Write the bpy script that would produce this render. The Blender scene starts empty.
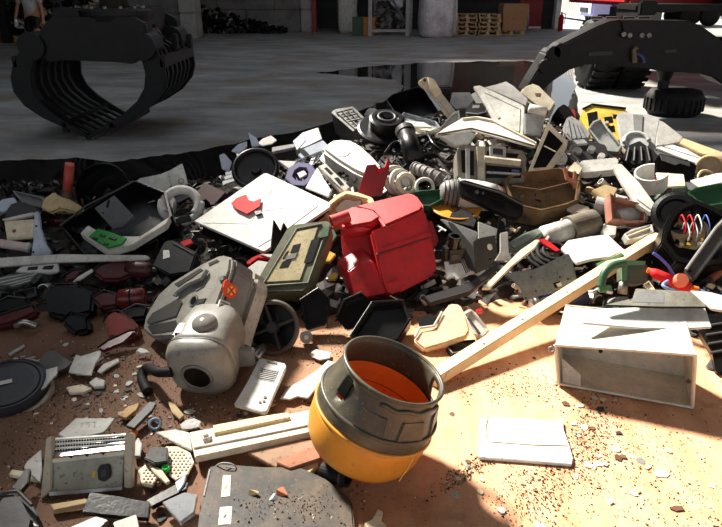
import bpy, bmesh, math, random
import numpy as np
from mathutils import Vector, Matrix

scene = bpy.context.scene
C = scene.collection
random.seed(7)
V = Vector

# ------------------------------------------------------------------ camera, sky, sun, exposure
CAM_H, PITCH, F = 1.55, math.atan(275.0 / 650.0), 650.0
cam_d = bpy.data.cameras.new('camera')
cam_d.sensor_width = 36.0
cam_d.lens = F / 722.0 * 36.0
cam_d.clip_end = 300
cam = bpy.data.objects.new('camera', cam_d)
C.objects.link(cam)
cam.location = (0, 0, CAM_H)
cam.rotation_euler = (math.pi / 2 - PITCH, 0, 0)
scene.camera = cam

world = bpy.data.worlds.new('sky')
scene.world = world
world.use_nodes = True
bg = world.node_tree.nodes['Background']
bg.inputs[0].default_value = (0.86, 0.93, 1.0, 1)
bg.inputs[1].default_value = 0.85

SUN_EL = math.radians(45)
SUN_H = V((0.64, -0.77, 0)).normalized()           # horizontal travel direction of the light
sun_d = bpy.data.lights.new('sun', 'SUN')
sun_d.energy = 17.5
sun_d.angle = math.radians(7.5)
sun_d.color = (1.0, 0.93, 0.83)
sun = bpy.data.objects.new('sun', sun_d)
C.objects.link(sun)
sdir = V((SUN_H.x * math.cos(SUN_EL), SUN_H.y * math.cos(SUN_EL), -math.sin(SUN_EL)))
sun.rotation_euler = sdir.to_track_quat('-Z', 'Y').to_euler()
sun.location = (-8, 10, 12)

vs = scene.view_settings
vs.view_transform = 'Standard'
vs.look = 'None'
vs.exposure = 0.0
vs.gamma = 1.0
vs.use_curve_mapping = False

# ------------------------------------------------------------------ materials
def lin(c):
    r = []
    for v in c[:3]:
        v = v / 255.0
        r.append(v / 12.92 if v <= 0.04045 else ((v + 0.055) / 1.055) ** 2.4)
    return (*r, 1.0)

_mats = {}
def M(rgb, rough=0.5, metal=0.0, dirt=0.35, scale=9.0, dcol=(62, 50, 40), bump=0.15, name=None, trans=0.0, spec=0.4):
    key = (rgb, rough, metal, dirt, scale, dcol, bump, trans, spec)
    if key in _mats:
        return _mats[key]
    m = bpy.data.materials.new(name or 'paint_%d_%d_%d' % rgb)
    m.use_nodes = True
    nt = m.node_tree
    b = nt.nodes['Principled BSDF']
    b.inputs['Roughness'].default_value = rough
    b.inputs['Metallic'].default_value = metal
    b.inputs['Specular IOR Level'].default_value = spec
    if trans:
        b.inputs['Transmission Weight'].default_value = trans
        b.inputs['IOR'].default_value = 1.2
    tc = nt.nodes.new('ShaderNodeTexCoord')
    no = nt.nodes.new('ShaderNodeTexNoise')
    no.inputs['Scale'].default_value = scale
    no.inputs['Detail'].default_value = 6
    no.inputs['Roughness'].default_value = 0.68
    nt.links.new(tc.outputs['Object'], no.inputs['Vector'])
    rp = nt.nodes.new('ShaderNodeValToRGB')
    rp.color_ramp.elements[0].position = 0.42
    rp.color_ramp.elements[1].position = 0.74
    nt.links.new(no.outputs['Fac'], rp.inputs['Fac'])
    n2 = nt.nodes.new('ShaderNodeTexNoise')
    n2.inputs['Scale'].default_value = scale * 7
    n2.inputs['Detail'].default_value = 3
    nt.links.new(tc.outputs['Object'], n2.inputs['Vector'])
    rp2 = nt.nodes.new('ShaderNodeValToRGB')
    rp2.color_ramp.elements[0].position = 0.62
    rp2.color_ramp.elements[1].position = 0.68
    nt.links.new(n2.outputs['Fac'], rp2.inputs['Fac'])
    mx = nt.nodes.new('ShaderNodeMath'); mx.operation = 'MAXIMUM'
    nt.links.new(rp.outputs['Color'], mx.inputs[0])
    nt.links.new(rp2.outputs['Color'], mx.inputs[1])
    mu = nt.nodes.new('ShaderNodeMath'); mu.operation = 'MULTIPLY'
    mu.inputs[1].default_value = min(0.9, dirt * 1.45)
    nt.links.new(mx.outputs[0], mu.inputs[0])
    mix = nt.nodes.new('ShaderNodeMix'); mix.data_type = 'RGBA'
    mix.inputs['A'].default_value = lin(rgb)
    mix.inputs['B'].default_value = lin(dcol)
    nt.links.new(mu.outputs[0], mix.inputs['Factor'])
    nt.links.new(mix.outputs['Result'], b.inputs['Base Color'])
    if bump:
        bp = nt.nodes.new('ShaderNodeBump')
        bp.inputs['Strength'].default_value = bump
        bp.inputs['Distance'].default_value = 0.01
        nt.links.new(no.outputs['Fac'], bp.inputs['Height'])
        nt.links.new(bp.outputs['Normal'], b.inputs['Normal'])
    _mats[key] = m
    return m

WHITE = M((208, 206, 199), 0.55, dirt=0.32, dcol=(96, 86, 72), spec=0.25)
WHITE2 = M((196, 194, 186), 0.55, dirt=0.38, dcol=(84, 74, 60), spec=0.25)
CREAM = M((222, 209, 180), 0.5, dirt=0.35)
BEIGE = M((186, 177, 155), 0.5, dirt=0.35)
LGREY = M((172, 172, 168), 0.45, dirt=0.35)
GREY = M((120, 121, 120), 0.5, dirt=0.4)
DGREY = M((48, 48, 49), 0.5, dirt=0.3)
BLACK = M((8, 8, 9), 0.36, dirt=0.14, dcol=(46, 41, 36), spec=0.3)
BLACKG = M((6, 6, 7), 0.2, dirt=0.08, dcol=(40, 36, 32))
RUBBER = M((10, 10, 10), 0.7, dirt=0.2, dcol=(40, 36, 32), bump=0.4, spec=0.3)
SILVER = M((176, 176, 172), 0.32, metal=0.85, dirt=0.35)
STEEL = M((130, 130, 126), 0.4, metal=0.6, dirt=0.45)
RED = M((182, 34, 40), 0.42, dirt=0.45, dcol=(96, 40, 34), scale=11)
REDD = M((140, 24, 32), 0.45, dirt=0.4)
REDB = M((196, 26, 34), 0.65, dirt=0.2, spec=0.2)
MAROON = M((78, 24, 24), 0.45, dirt=0.5, dcol=(26, 20, 20))
ORANGE = M((214, 112, 34), 0.5, dirt=0.25)
YELLOW = M((206, 142, 48), 0.45, dirt=0.3, dcol=(120, 70, 30), scale=6)
YEL = M((214, 180, 70), 0.5, dirt=0.4)
GREEN = M((40, 84, 58), 0.5, dirt=0.35)
GREENL = M((84, 128, 92), 0.5, dirt=0.3)
PCB = M((28, 128, 44), 0.7, dirt=0.3, dcol=(18, 60, 26), scale=30)
OLIVE = M((96, 100, 78), 0.55, dirt=0.45)
TAN = M((188, 164, 122), 0.7, dirt=0.4, dcol=(110, 84, 54))
BROWN = M((96, 66, 44), 0.6, dirt=0.5)
RUSTY = M((120, 66, 40), 0.7, dirt=0.5)
WOODM = M((206, 180, 136), 0.75, dirt=0.35, dcol=(120, 90, 58), scale=5)
BLUE = M((60, 84, 150), 0.45, dirt=0.3)
LBLUE = M((176, 184, 198), 0.4, dirt=0.3)
PURPLE = M((84, 78, 116), 0.45, dirt=0.3)
COPPER = M((168, 104, 76), 0.5, dirt=0.4)
SMOKE = M((116, 94, 68), 0.35, dirt=0.5, dcol=(56, 40, 28))
CLEAR = M((190, 195, 200), 0.25, dirt=0.3, trans=0.5)
SKIN = M((168, 116, 92), 0.6, dirt=0.1)
MACH = M((12, 12, 13), 0.5, dirt=0.25, dcol=(34, 33, 31), spec=0.3)
CONC = M((112, 111, 107), 0.85, dirt=0.55, scale=1.6, dcol=(62, 62, 60))
CONCL = M((158, 157, 152), 0.85, dirt=0.4, scale=2.0, dcol=(96, 94, 90))
CARD = M((176, 138, 100), 0.8, dirt=0.2)

# ------------------------------------------------------------------ picture geometry helpers
cp, sp = math.cos(PITCH), math.sin(PITCH)
CAMP = V((0, 0, CAM_H))
def ray(px, py):
    u = (px - 361.0) / F; v = (263.5 - py) / F
    return V((u, cp + v * sp, -sp + v * cp))
def atY(px, py, Y):
    d = ray(px, py); return CAMP + d * (Y / d.y)
def G(px, py, z=0.0):
    d = ray(px, py); return CAMP + d * ((z - CAM_H) / d.z)

# mound of scrap: control points
ctl = []
for px, py, Y in [(-160, 205, 4.0), (-60, 200, 4.05), (20, 208, 4.05), (90, 205, 4.1), (150, 205, 4.2), (200, 195, 4.3),
                  (245, 175, 4.5), (290, 165, 4.6), (335, 148, 4.7), (400, 128, 4.85), (440, 118, 4.95), (470, 113, 5.0),
                  (510, 113, 5.0), (545, 122, 5.0), (590, 138, 4.9), (630, 148, 4.85), (670, 162, 4.75), (722, 174, 4.6),
                  (800, 185, 4.6), (860, 195, 4.6)]:
    p = atY(px, py, Y); ctl.append((p.x, p.y, p.z))
for px, py in [(-140, 335), (-60, 338), (0, 335), (50, 325), (100, 335), (150, 345), (190, 372), (240, 355), (290, 350), (330, 335),
               (380, 345), (420, 350), (470, 335), (505, 310), (530, 318), (575, 335), (620, 345), (690, 355), (730, 365), (800, 370), (880, 380)]:
    p = G(px, py); ctl.append((p.x, p.y, 0.0))
for x in (-4.6, -3.6, -2.6, -1.6, -0.8, 0, 0.8, 1.6, 2.4, 3.2, 4.4):
    ctl.append((x, 5.25 + (0.75 if -0.4 < x < 2.2 else 0.25), 0.0))
    ctl.append((x * 1.3, 7.2, 0.0))
    ctl.append((x * 0.5, 1.2, 0.0))
for y in (2.5, 4, 5.5):
    ctl.append((-5.6, y, 0)); ctl.append((5.6, y, 0))
ctl = np.array(ctl)
_d = np.linalg.norm(ctl[:, None, :2] - ctl[None, :, :2], axis=2)
_w = np.linalg.solve(_d + 1e-6 * np.eye(len(ctl)), ctl[:, 2])
def Hf(x, y):
    r = np.hypot(ctl[:, 0] - x, ctl[:, 1] - y)
    return max(0.0, float(r @ _w))
def S(px, py):
    d = ray(px, py); t = 1.2
    while t < 14:
        p = CAMP + d * t
        if p.z <= Hf(p.x, p.y):
            return p
        t += 0.012
    return CAMP + d * t

# ------------------------------------------------------------------ object helpers
def link_mesh(name, bm, mat, loc, parent=None, smooth=False):
    for v in bm.verts:
        v.co -= loc
    bmesh.ops.recalc_face_normals(bm, faces=bm.faces)
    me = bpy.data.meshes.new(name)
    bm.to_mesh(me); bm.free()
    if smooth:
        for p in me.polygons:
            p.use_smooth = True
    if mat:
        me.materials.append(mat)
    o = bpy.data.objects.new(name, me)
    C.objects.link(o)
    if parent is None:
        o.location = loc
    else:
        o.parent = parent
    return o

def tag(o, label=None, cat=None, group=None, kind=None):
    if label: o['label'] = label
    if cat: o['category'] = cat
    if group: o['group'] = group
    if kind: o['kind'] = kind
    return o

class Thing:
    def __init__(s, name, label, cat, loc, group=None):
        s.loc = V(loc)
        s.o = bpy.data.objects.new(name, None)
        s.o.empty_display_size = 0.1
        C.objects.link(s.o); s.o.location = s.loc
        tag(s.o, label, cat, group)
    def part(s, name, bm, mat, parent=None, label=None, smooth=False):
        o = link_mesh(name, bm, mat, s.loc, parent or s.o, smooth)
        if label: o['label'] = label
        return o

def base_of(bm):
    n = max(1, len(bm.verts))
    c = V((0, 0, 0)); z = 1e9
    for v in bm.verts:
        c += v.co; z = min(z, v.co.z)
    c /= n; c.z = z
    return c
def single(name, label, cat, bm, mat, group=None, smooth=False, kind=None):
    return tag(link_mesh(name, bm, mat, base_of(bm), None, smooth), label, cat, group, kind)

def soften(bm, off):
    if off:
        try:
            bmesh.ops.bevel(bm, geom=[e for e in bm.edges if e.calc_face_angle(0) > 0.35], offset=off, segments=2, affect='EDGES', clamp_overlap=True)
        except Exception:
            pass
    return bm

def prism(P, n, t, bev=0.004, hollow=None, bm=None):
    own = bm is None
    bm = bm or bmesh.new()
    top = [bm.verts.new(p) for p in P]
    bot = [bm.verts.new(p - n * t) for p in P]
    k = len(P)
    bm.faces.new(bot[::-1])
    for i in range(k):
        bm.faces.new((top[i], top[(i + 1) % k], bot[(i + 1) % k], bot[i]))
    if hollow:
        w, d = hollow
        c = sum(P, V((0, 0, 0))) / k
        inn = []
        for p in P:
            q = p - c
            inn.append(c + q * max(0.3, 1 - w / max(q.length, 1e-6)))
        a = [bm.verts.new(p) for p in inn]
        b = [bm.verts.new(p - n * d) for p in inn]
        for i in range(k):
            j = (i + 1) % k
            bm.faces.new((top[i], top[j], a[j], a[i]))
            bm.faces.new((a[i], a[j], b[j], b[i]))
        bm.faces.new(b)
    else:
        bm.faces.new(top)
    bmesh.ops.recalc_face_normals(bm, faces=bm.faces)
    if own:
        soften(bm, bev)
    return bm

class Plane:
    """a tilted plane standing at one real point of the place"""
    def __init__(s, p0, n):
        s.p0 = p0; s.n = V(n).normalized()
    def pt(s, px, py, lift=0.0):
        d = ray(px, py)
        return CAMP + d * ((s.p0 + s.n * lift - CAMP).dot(s.n) / d.dot(s.n))
    def pts(s, L, lift=0.0):
        return [s.pt(x, y, lift) for x, y in L]

def plane_for(pts, n, lift=0.015, a=None, Y=None, tw=0.0):
    if a is None:
        a = max(pts, key=lambda q: q[1])
    p = S(*a) if Y is None else atY(a[0], a[1], Y)
    if Y is None and p.y > 5.15:
        p = atY(a[0], a[1], 5.1)          # rests on the far side of the crest
    if Y is None:
        p = p + V((0, 0, lift))
    # keep it on the sight line of the anchor
    d = ray(*a)
    k = (p - CAMP).length
    p = CAMP + d.normalized() * (k - tw - lift * 0.6 if Y is None else k)
    return Plane(p, n)

UP = (0, -0.30, 0.95); FR = (0, -0.78, 0.62); FU = (0, -0.55, 0.83)
LU = (-0.42, -0.40, 0.81); RU = (0.42, -0.40, 0.81); LF = (-0.45, -0.72, 0.52); RF = (0.45, -0.72, 0.52)

def slab(name, label, cat, pts, mat, n=FU, t=0.03, det=(), hollow=None, bev=0.004, a=None, Y=None, tw=0.0, lift=0.015, pname='body', group=None):
    pl = plane_for(pts, n, lift, a, Y, tw)
    bm = prism(pl.pts(pts), pl.n, t, bev, hollow)
    if not det:
        return single(name, label, cat, bm, mat, group)
    T = Thing(name, label, cat, base_of(bm), group)
    body = T.part(pname, bm, mat)
    add_det(T, pl, det)
    T.plane = pl
    return T

def add_det(T, pl, det, parent=None):
    last = None
    for d in det:
        nm, kind, data, m = d[:4]
        h = d[4] if len(d) > 4 else 0.005
        sub = len(d) > 5 and d[5] == 'sub'
        if kind == 'poly':
            bm = prism(pl.pts(data, h), pl.n, abs(h) + 0.006, min(0.0015, abs(h) * .3))
        elif kind == 'pit':      # recessed tray: h is the depth; a raised lip around
            bm = prism(pl.pts(data, 0.006), pl.n, 0.012 + h * 0, 0.0, hollow=(0.006, 0.010))
        elif kind == 'disc':     # (px,py,radius m)
            c = pl.pt(data[0], data[1], h); bm = bmesh.new()
            q = pl.n.to_track_quat('Z', 'Y').to_matrix().to_4x4()
            bmesh.ops.create_cone(bm, cap_ends=True, segments=20, radius1=data[2], radius2=data[2] * 0.94, depth=abs(h) + 0.006,
                                  matrix=Matrix.Translation(c - pl.n * (abs(h) + 0.006) / 2) @ q)
        elif kind == 'ring':
            c = pl.pt(data[0], data[1], h); bm = ring_bm(c, pl.n, data[2], data[3])
        elif kind == 'bar':      # tube along px points
            bm = tube_bm([pl.pt(x, y, h) for x, y in data], d[6] if len(d) > 6 else 0.006)
        last = T.part(nm, bm, m, parent=(last if sub else parent))
    return last

def tube_bm(P, r, seg=8, bm=None, caps=True):
    bm = bm or bmesh.new()
    P = [V(p) for p in P]
    rings = []
    up = None
    for i, p in enumerate(P):
        if i == 0: d = P[1] - p
        elif i == len(P) - 1: d = p - P[i - 1]
        else: d = (P[i + 1] - P[i - 1])
        d = d.normalized() if d.length > 1e-9 else V((0, 0, 1))
        if up is None:
            up = d.orthogonal().normalized()
        else:
            up = (up - d * up.dot(d))
            up = up.normalized() if up.length > 1e-6 else d.orthogonal().normalized()
        s = d.cross(up)
        rr = r[i] if isinstance(r, (list, tuple)) else r
        rings.append([bm.verts.new(p + (up * math.cos(a) + s * math.sin(a)) * rr) for a in [2 * math.pi * k / seg for k in range(seg)]])
    for A, B in zip(rings, rings[1:]):
        for k in range(seg):
            bm.faces.new((A[k], A[(k + 1) % seg], B[(k + 1) % seg], B[k]))
    if caps:
        bm.faces.new(rings[0][::-1]); bm.faces.new(rings[-1])
    return bm

def smoothpath(P, n=6):
    P = [V(p) for p in P]; out = []
    Q = [P[0]] + P + [P[-1]]
    for i in range(1, len(Q) - 2):
        for k in range(n):
            t = k / n
            a, b, c, d = Q[i - 1], Q[i], Q[i + 1], Q[i + 2]
            out.append(0.5 * ((2 * b) + (c - a) * t + (2 * a - 5 * b + 4 * c - d) * t * t + (3 * b - a - 3 * c + d) * t ** 3))
    out.append(P[-1])
    return out

def lathe_bm(prof, c, axis, seg=32, bm=None, a0=0, a1=2 * math.pi, up=None):
    """prof: list of (radius, height along axis)"""
    bm = bm or bmesh.new()
    z = V(axis).normalized()
    x = (V(up) - z * V(up).dot(z)).normalized() if up else z.orthogonal().normalized()
    y = z.cross(x)
    full = abs(a1 - a0) > 6.28
    ns = seg if full else seg + 1
    rows = []
    for r, h in prof:
        if r < 1e-6:
            rows.append([bm.verts.new(c + z * h)] * ns)
        else:
            rows.append([bm.verts.new(c + z * h + (x * math.cos(a0 + (a1 - a0) * k / seg) + y * math.sin(a0 + (a1 - a0) * k / seg)) * r) for k in range(ns)])
    for A, B in zip(rows, rows[1:]):
        for k in range(ns if full else ns - 1):
            j = (k + 1) % ns
            vs_ = []
            for v in (A[k], A[j], B[j], B[k]):
                if v not in vs_: vs_.append(v)
            if len(vs_) > 2:
                bm.faces.new(vs_)
    return bm

def ring_bm(c, n, R, r, seg=28, a0=0, a1=2 * math.pi, up=None, rseg=8):
    z = V(n).normalized()
    x = (V(up) - z * V(up).dot(z)).normalized() if up else z.orthogonal().normalized()
    y = z.cross(x)
    full = abs(a1 - a0) > 6.28
    pts = [c + (x * math.cos(a0 + (a1 - a0) * k / seg) + y * math.sin(a0 + (a1 - a0) * k / seg)) * R for k in range(seg + (0 if full else 1))]
    if not full:
        return tube_bm(pts, r, rseg)
    bm = bmesh.new(); rows = []
    for k, p in enumerate(pts):
        o = (p - c).normalized()
        rows.append([bm.verts.new(p + (o * math.cos(b) + z * math.sin(b)) * r) for b in [2 * math.pi * q / rseg for q in range(rseg)]])
    for i in range(seg):
        A, B = rows[i], rows[(i + 1) % seg]
        for q in range(rseg):
            bm.faces.new((A[q], A[(q + 1) % rseg], B[(q + 1) % rseg], B[q]))
    return bm

def box_bm(c, sx, sy, sz, rot=None, bm=None, bev=0.0):
    own = bm is None
    bm = bm or bmesh.new()
    m = Matrix.Translation(c) @ (rot.to_4x4() if rot else Matrix.Identity(4)) @ Matrix.Diagonal((sx, sy, sz, 1))
    bmesh.ops.create_cube(bm, size=1, matrix=m)
    if own: soften(bm, bev)
    return bm

def hull_bm(P, bev=0.0):
    bm = bmesh.new()
    for p in P: bm.verts.new(p)
    r = bmesh.ops.convex_hull(bm, input=bm.verts)
    dele = [g for g in r['geom_interior'] if isinstance(g, bmesh.types.BMVert)]
    if dele: bmesh.ops.delete(bm, geom=dele, context='VERTS')
    bmesh.ops.dissolve_limit(bm, angle_limit=0.06, verts=bm.verts, edges=bm.edges)
    soften(bm, bev)
    return bm

# ------------------------------------------------------------------ the setting
def floor_mat():
    m = bpy.data.materials.new('dusty_concrete_floor'); m.use_nodes = True
    nt = m.node_tree; N = nt.nodes.new; Lk = nt.links.new
    b = nt.nodes['Principled BSDF']
    tc = N('ShaderNodeTexCoord')
    def noise(sc, det=6, ro=0.6, vec=None):
        q = N('ShaderNodeTexNoise'); q.inputs['Scale'].default_value = sc; q.inputs['Detail'].default_value = det
        q.inputs['Roughness'].default_value = ro
        Lk(vec or tc.outputs['Object'], q.inputs['Vector']); return q.outputs['Fac']
    def ramp(f, a, c0, bb, c1):
        r = N('ShaderNodeValToRGB'); e = r.color_ramp.elements
        e[0].position, e[0].color = a, c0; e[1].position, e[1].color = bb, c1
        Lk(f, r.inputs['Fac']); return r.outputs['Color']
    def mix(f, a, bb, typ='MIX'):
        q = N('ShaderNodeMix'); q.data_type = 'RGBA'; q.blend_type = typ
        if isinstance(f, float): q.inputs['Factor'].default_value = f
        else: Lk(f, q.inputs['Factor'])
        for s_, v in (('A', a), ('B', bb)):
            if isinstance(v, tuple): q.inputs[s_].default_value = v
            else: Lk(v, q.inputs[s_])
        return q.outputs['Result']
    W, K = (1, 1, 1, 1), (0, 0, 0, 1)
    # grey worn concrete
    mp = N('ShaderNodeMapping'); mp.inputs['Rotation'].default_value = (0, 0, 0.25); mp.inputs['Scale'].default_value = (0.6, 1.3, 1)
    Lk(tc.outputs['Object'], mp.inputs['Vector'])
    conc = ramp(noise(1.1, 10, 0.72, mp.outputs['Vector']), 0.3, lin((96, 97, 99)), 0.72, lin((172, 172, 170)))
    conc = mix(ramp(noise(0.8, 6), 0.5, K, 0.7, W), conc, lin((122, 110, 90)))
    # rust-orange dust, streaked by tyres
    mp2 = N('ShaderNodeMapping'); mp2.inputs['Rotation'].default_value = (0, 0, -0.62); mp2.inputs['Scale'].default_value = (7.0, 0.7, 1)
    Lk(tc.outputs['Object'], mp2.inputs['Vector'])
    streak = noise(1.4, 7, 0.6, mp2.outputs['Vector'])
    dust = ramp(streak, 0.25, lin((194, 136, 98)), 0.75, lin((220, 172, 134)))
    dust = mix(ramp(noise(3.5, 8, 0.7), 0.52, K, 0.72, (0.75,) * 3 + (1,)), dust, lin((120, 84, 60)))
    dust = mix(ramp(noise(60, 4, 0.7), 0.62, K, 0.7, (0.8,) * 3 + (1,)), dust, lin((84, 60, 44)))
    dust = mix(ramp(noise(34, 3, 0.6), 0.68, K, 0.73, (0.7,) * 3 + (1,)), dust, lin((232, 205, 172)))
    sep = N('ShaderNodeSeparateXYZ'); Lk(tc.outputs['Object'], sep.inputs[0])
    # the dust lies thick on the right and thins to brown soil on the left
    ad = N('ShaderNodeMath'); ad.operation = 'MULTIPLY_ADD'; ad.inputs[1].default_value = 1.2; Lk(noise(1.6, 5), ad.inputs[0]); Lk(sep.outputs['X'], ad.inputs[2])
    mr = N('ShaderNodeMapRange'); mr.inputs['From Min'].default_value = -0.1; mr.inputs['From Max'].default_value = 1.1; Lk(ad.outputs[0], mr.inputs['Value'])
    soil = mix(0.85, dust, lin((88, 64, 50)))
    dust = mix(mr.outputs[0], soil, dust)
    ay = N('ShaderNodeMath'); ay.operation = 'MULTIPLY_ADD'; ay.inputs[1].default_value = 1.0; Lk(noise(1.2, 5), ay.inputs[0]); Lk(sep.outputs['Y'], ay.inputs[2])
    my = N('ShaderNodeMapRange'); my.inputs['From Min'].default_value = 5.6; my.inputs['From Max'].default_value = 6.6; Lk(ay.outputs[0], my.inputs['Value'])
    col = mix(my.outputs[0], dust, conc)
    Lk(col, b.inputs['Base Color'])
    b.inputs['Roughness'].default_value = 0.72
    b.inputs['Specular IOR Level'].default_value = 0.3
    hb = N('ShaderNodeBump'); hb.inputs['Strength'].default_value = 0.5; hb.inputs['Distance'].default_value = 0.012
    hm = N('ShaderNodeMath'); hm.operation = 'ADD'; Lk(noise(26, 6, 0.7), hm.inputs[0]); Lk(streak, hm.inputs[1])
    Lk(hm.outputs[0], hb.inputs['Height']); Lk(hb.outputs['Normal'], b.inputs['Normal'])
    return m

def struct(name, bm, mat, label=None):
    o = link_mesh(name, bm, mat, V((0, 0, 0))); o['kind'] = 'structure'
    if label: o['label'] = label
    return o

bm = bmesh.new()
bmesh.ops.create_grid(bm, x_segments=40, y_segments=40, size=0.5, matrix=Matrix.Translation((0, 17, 0)) @ Matrix.Diagonal((70, 60, 1, 1)))
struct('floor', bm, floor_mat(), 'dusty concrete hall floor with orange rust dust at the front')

# standing water
WATER = bpy.data.materials.new('standing_water'); WATER.use_nodes = True
_b = WATER.node_tree.nodes['Principled BSDF']
_b.inputs['Base Color'].default_value = (0.012, 0.011, 0.010, 1); _b.inputs['Roughness'].default_value = 0.04; _b.inputs['IOR'].default_value = 1.45
_n = WATER.node_tree.nodes.new('ShaderNodeTexNoise'); _n.inputs['Scale'].default_value = 5.0; _n.inputs['Detail'].default_value = 3
_tc = WATER.node_tree.nodes.new('ShaderNodeTexCoord'); WATER.node_tree.links.new(_tc.outputs['Object'], _n.inputs['Vector'])
_bp = WATER.node_tree.nodes.new('ShaderNodeBump'); _bp.inputs['Strength'].default_value = 0.05; _bp.inputs['Distance'].default_value = 0.02
WATER.node_tree.links.new(_n.outputs['Fac'], _bp.inputs['Height']); WATER.node_tree.links.new(_bp.outputs['Normal'], _b.inputs['Normal'])
def puddle(name, label, L, back):
    P = []
    rng = random.Random(3)
    for (x0, y0), (x1, y1) in zip(L, L[1:]):
        for k in range(6):
            f = k / 6
            P.append(G(x0 + (x1 - x0) * f + rng.uniform(-1.5, 1.5), y0 + (y1 - y0) * f + rng.uniform(-.7, .7)))
    P.append(G(*L[-1])); P += [V(q) for q in back]
    b2 = bmesh.new(); f = b2.faces.new([b2.verts.new((p.x, p.y, 0.003)) for p in P])
    bmesh.ops.triangulate(b2, faces=[f])
    o = single(name, label, 'puddle', b2, WATER)
puddle('puddle', 'dark mirror-like puddle spread behind the scrap mound', [(-120, 170), (-40, 163), (30, 160), (75, 158), (110, 162), (150, 157), (200, 151), (250, 140), (300, 131), (335, 121), (362, 110), (392, 98),
        (404, 87), (394, 80), (352, 76), (316, 73), (346, 69), (392, 65), (430, 62.5), (505, 61), (560, 62), (572, 64), (576, 90), (578, 112), (586, 128)],
       [(2.4, 6.2, 0), (2.2, 5.4, 0), (0.8, 5.2, 0), (-1.5, 4.9, 0), (-3, 4.8, 0), (-4.2, 5.0, 0)])

# hall shell: far walls
YW = 26.0
def wallbox(name, x0, x1, y0, y1, z0, z1, mat, label=None):
    b2 = bmesh.new(); box_bm(V(((x0 + x1) / 2, (y0 + y1) / 2, (z0 + z1) / 2)), x1 - x0, y1 - y0, z1 - z0, bm=b2)
    return struct(name, b2, mat, label)
WALLM = M((104, 105, 106), 0.9, dirt=0.5, scale=0.8, dcol=(52, 53, 55))
WALLD = M((52, 52, 53), 0.9, dirt=0.5, scale=0.8, dcol=(30, 30, 31))
wallbox('wall_back', -14.6, 8.15, 29.0, 29.3, 0, 7.5, WALLD, 'dark far wall of the hall')
wallbox('wall_left', -14.9, -14.6, -4, 29.3, 0, 7.5, WALLM)
wallbox('trim_1', 8.0, 8.2, 28.6, 29.3, 0, 7.5, M((225, 226, 228), 0.7, dirt=0.2), 'white door jamb of the bright gateway')
wallbox('wall_right', 20.5, 20.9, 14, 29.3, 0, 7.5, WALLM)
# unseen roof; its two gaps are invented and sized to shape sun patches
RZ = 7.4
ox, oy = SUN_H.x * RZ / math.tan(SUN_EL), SUN_H.y * RZ / math.tan(SUN_EL)
a0, a1, b0, b1 = -0.6 - ox, 5.2 - ox, -4.0 - oy, 6.3 - oy          # added gap whose sun patch covers the mound
c0, c1, d0, d1 = 2.0 - ox, 10.5 - ox, 7.9 - oy, 15.5 - oy            # added gap whose sun patch whitens the floor by the machine
ROOFM = M((92, 94, 96), 0.8, dirt=0.3, scale=0.7)
rx0, rx1, ry0, ry1 = -14.9, 20.9, -6.0, 29.3
def roofbit(i, x0, x1, y0, y1):
    if x1 > x0 + 0.01 and y1 > y0 + 0.01:
        wallbox('sun_gap_ceiling' if i == 0 else 'sun_gap_ceiling.%03d' % i, x0, x1, y0, y1, RZ, RZ + 0.12, ROOFM)
roofbit(0, rx0, rx1, ry0, b0)
roofbit(1, rx0, a0, b0, b1); roofbit(2, a1, rx1, b0, b1)
roofbit(3, rx0, rx1, b1, d0)
roofbit(4, rx0, c0, d0, d1); roofbit(5, c1, rx1, d0, d1)
roofbit(6, rx0, rx1, d1, ry1)

# concrete block bay walls (each block a piece of its own)
def block_wall(name, x0, x1, yf, dep, rows, bl, mat, label, endmat=None, endw=0):
    o = bpy.data.objects.new(name, None); C.objects.link(o); o['kind'] = 'structure'; o['label'] = label
    o.location = (x0, yf, 0)
    for r in range(rows):
        x = x0 - (0.5 * bl if r % 2 else 0)
        while x < x1 - 0.02:
            xa, xb = max(x, x0), min(x + bl, x1)
            if xb - xa > 0.05:
                jy = random.uniform(-.02, .02)
                b2 = box_bm(V(((xa + xb) / 2, yf + dep / 2 + jy, r * 0.8 + 0.4)), xb - xa - 0.015, dep, 0.785, bev=0.02)
                q = link_mesh('concrete_block', b2, mat, V((x0, yf, 0)), o)
            x += bl
    if endmat:
        for r in range(rows):
            b2 = box_bm(V((x1 + endw / 2, yf + dep / 2 - 0.05, r * 0.8 + 0.4)), endw - 0.01, dep + 0.1, 0.79, bev=0.03)
            link_mesh('concrete_block', b2, endmat, V((x0, yf, 0)), o)
block_wall('wall_left_bay', -11.8, -6.0, 23.0, 0.8, 4, 2.4, CONC, 'grey concrete block bay wall behind the grapple', CONCL, 0.55)
block_wall('wall_middle_bay', -6.6, -2.3, 26.6, 0.8, 4, 2.2, CONC, 'stained concrete block bay wall behind the distant scrap heap', CONCL, 0.45)

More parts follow.
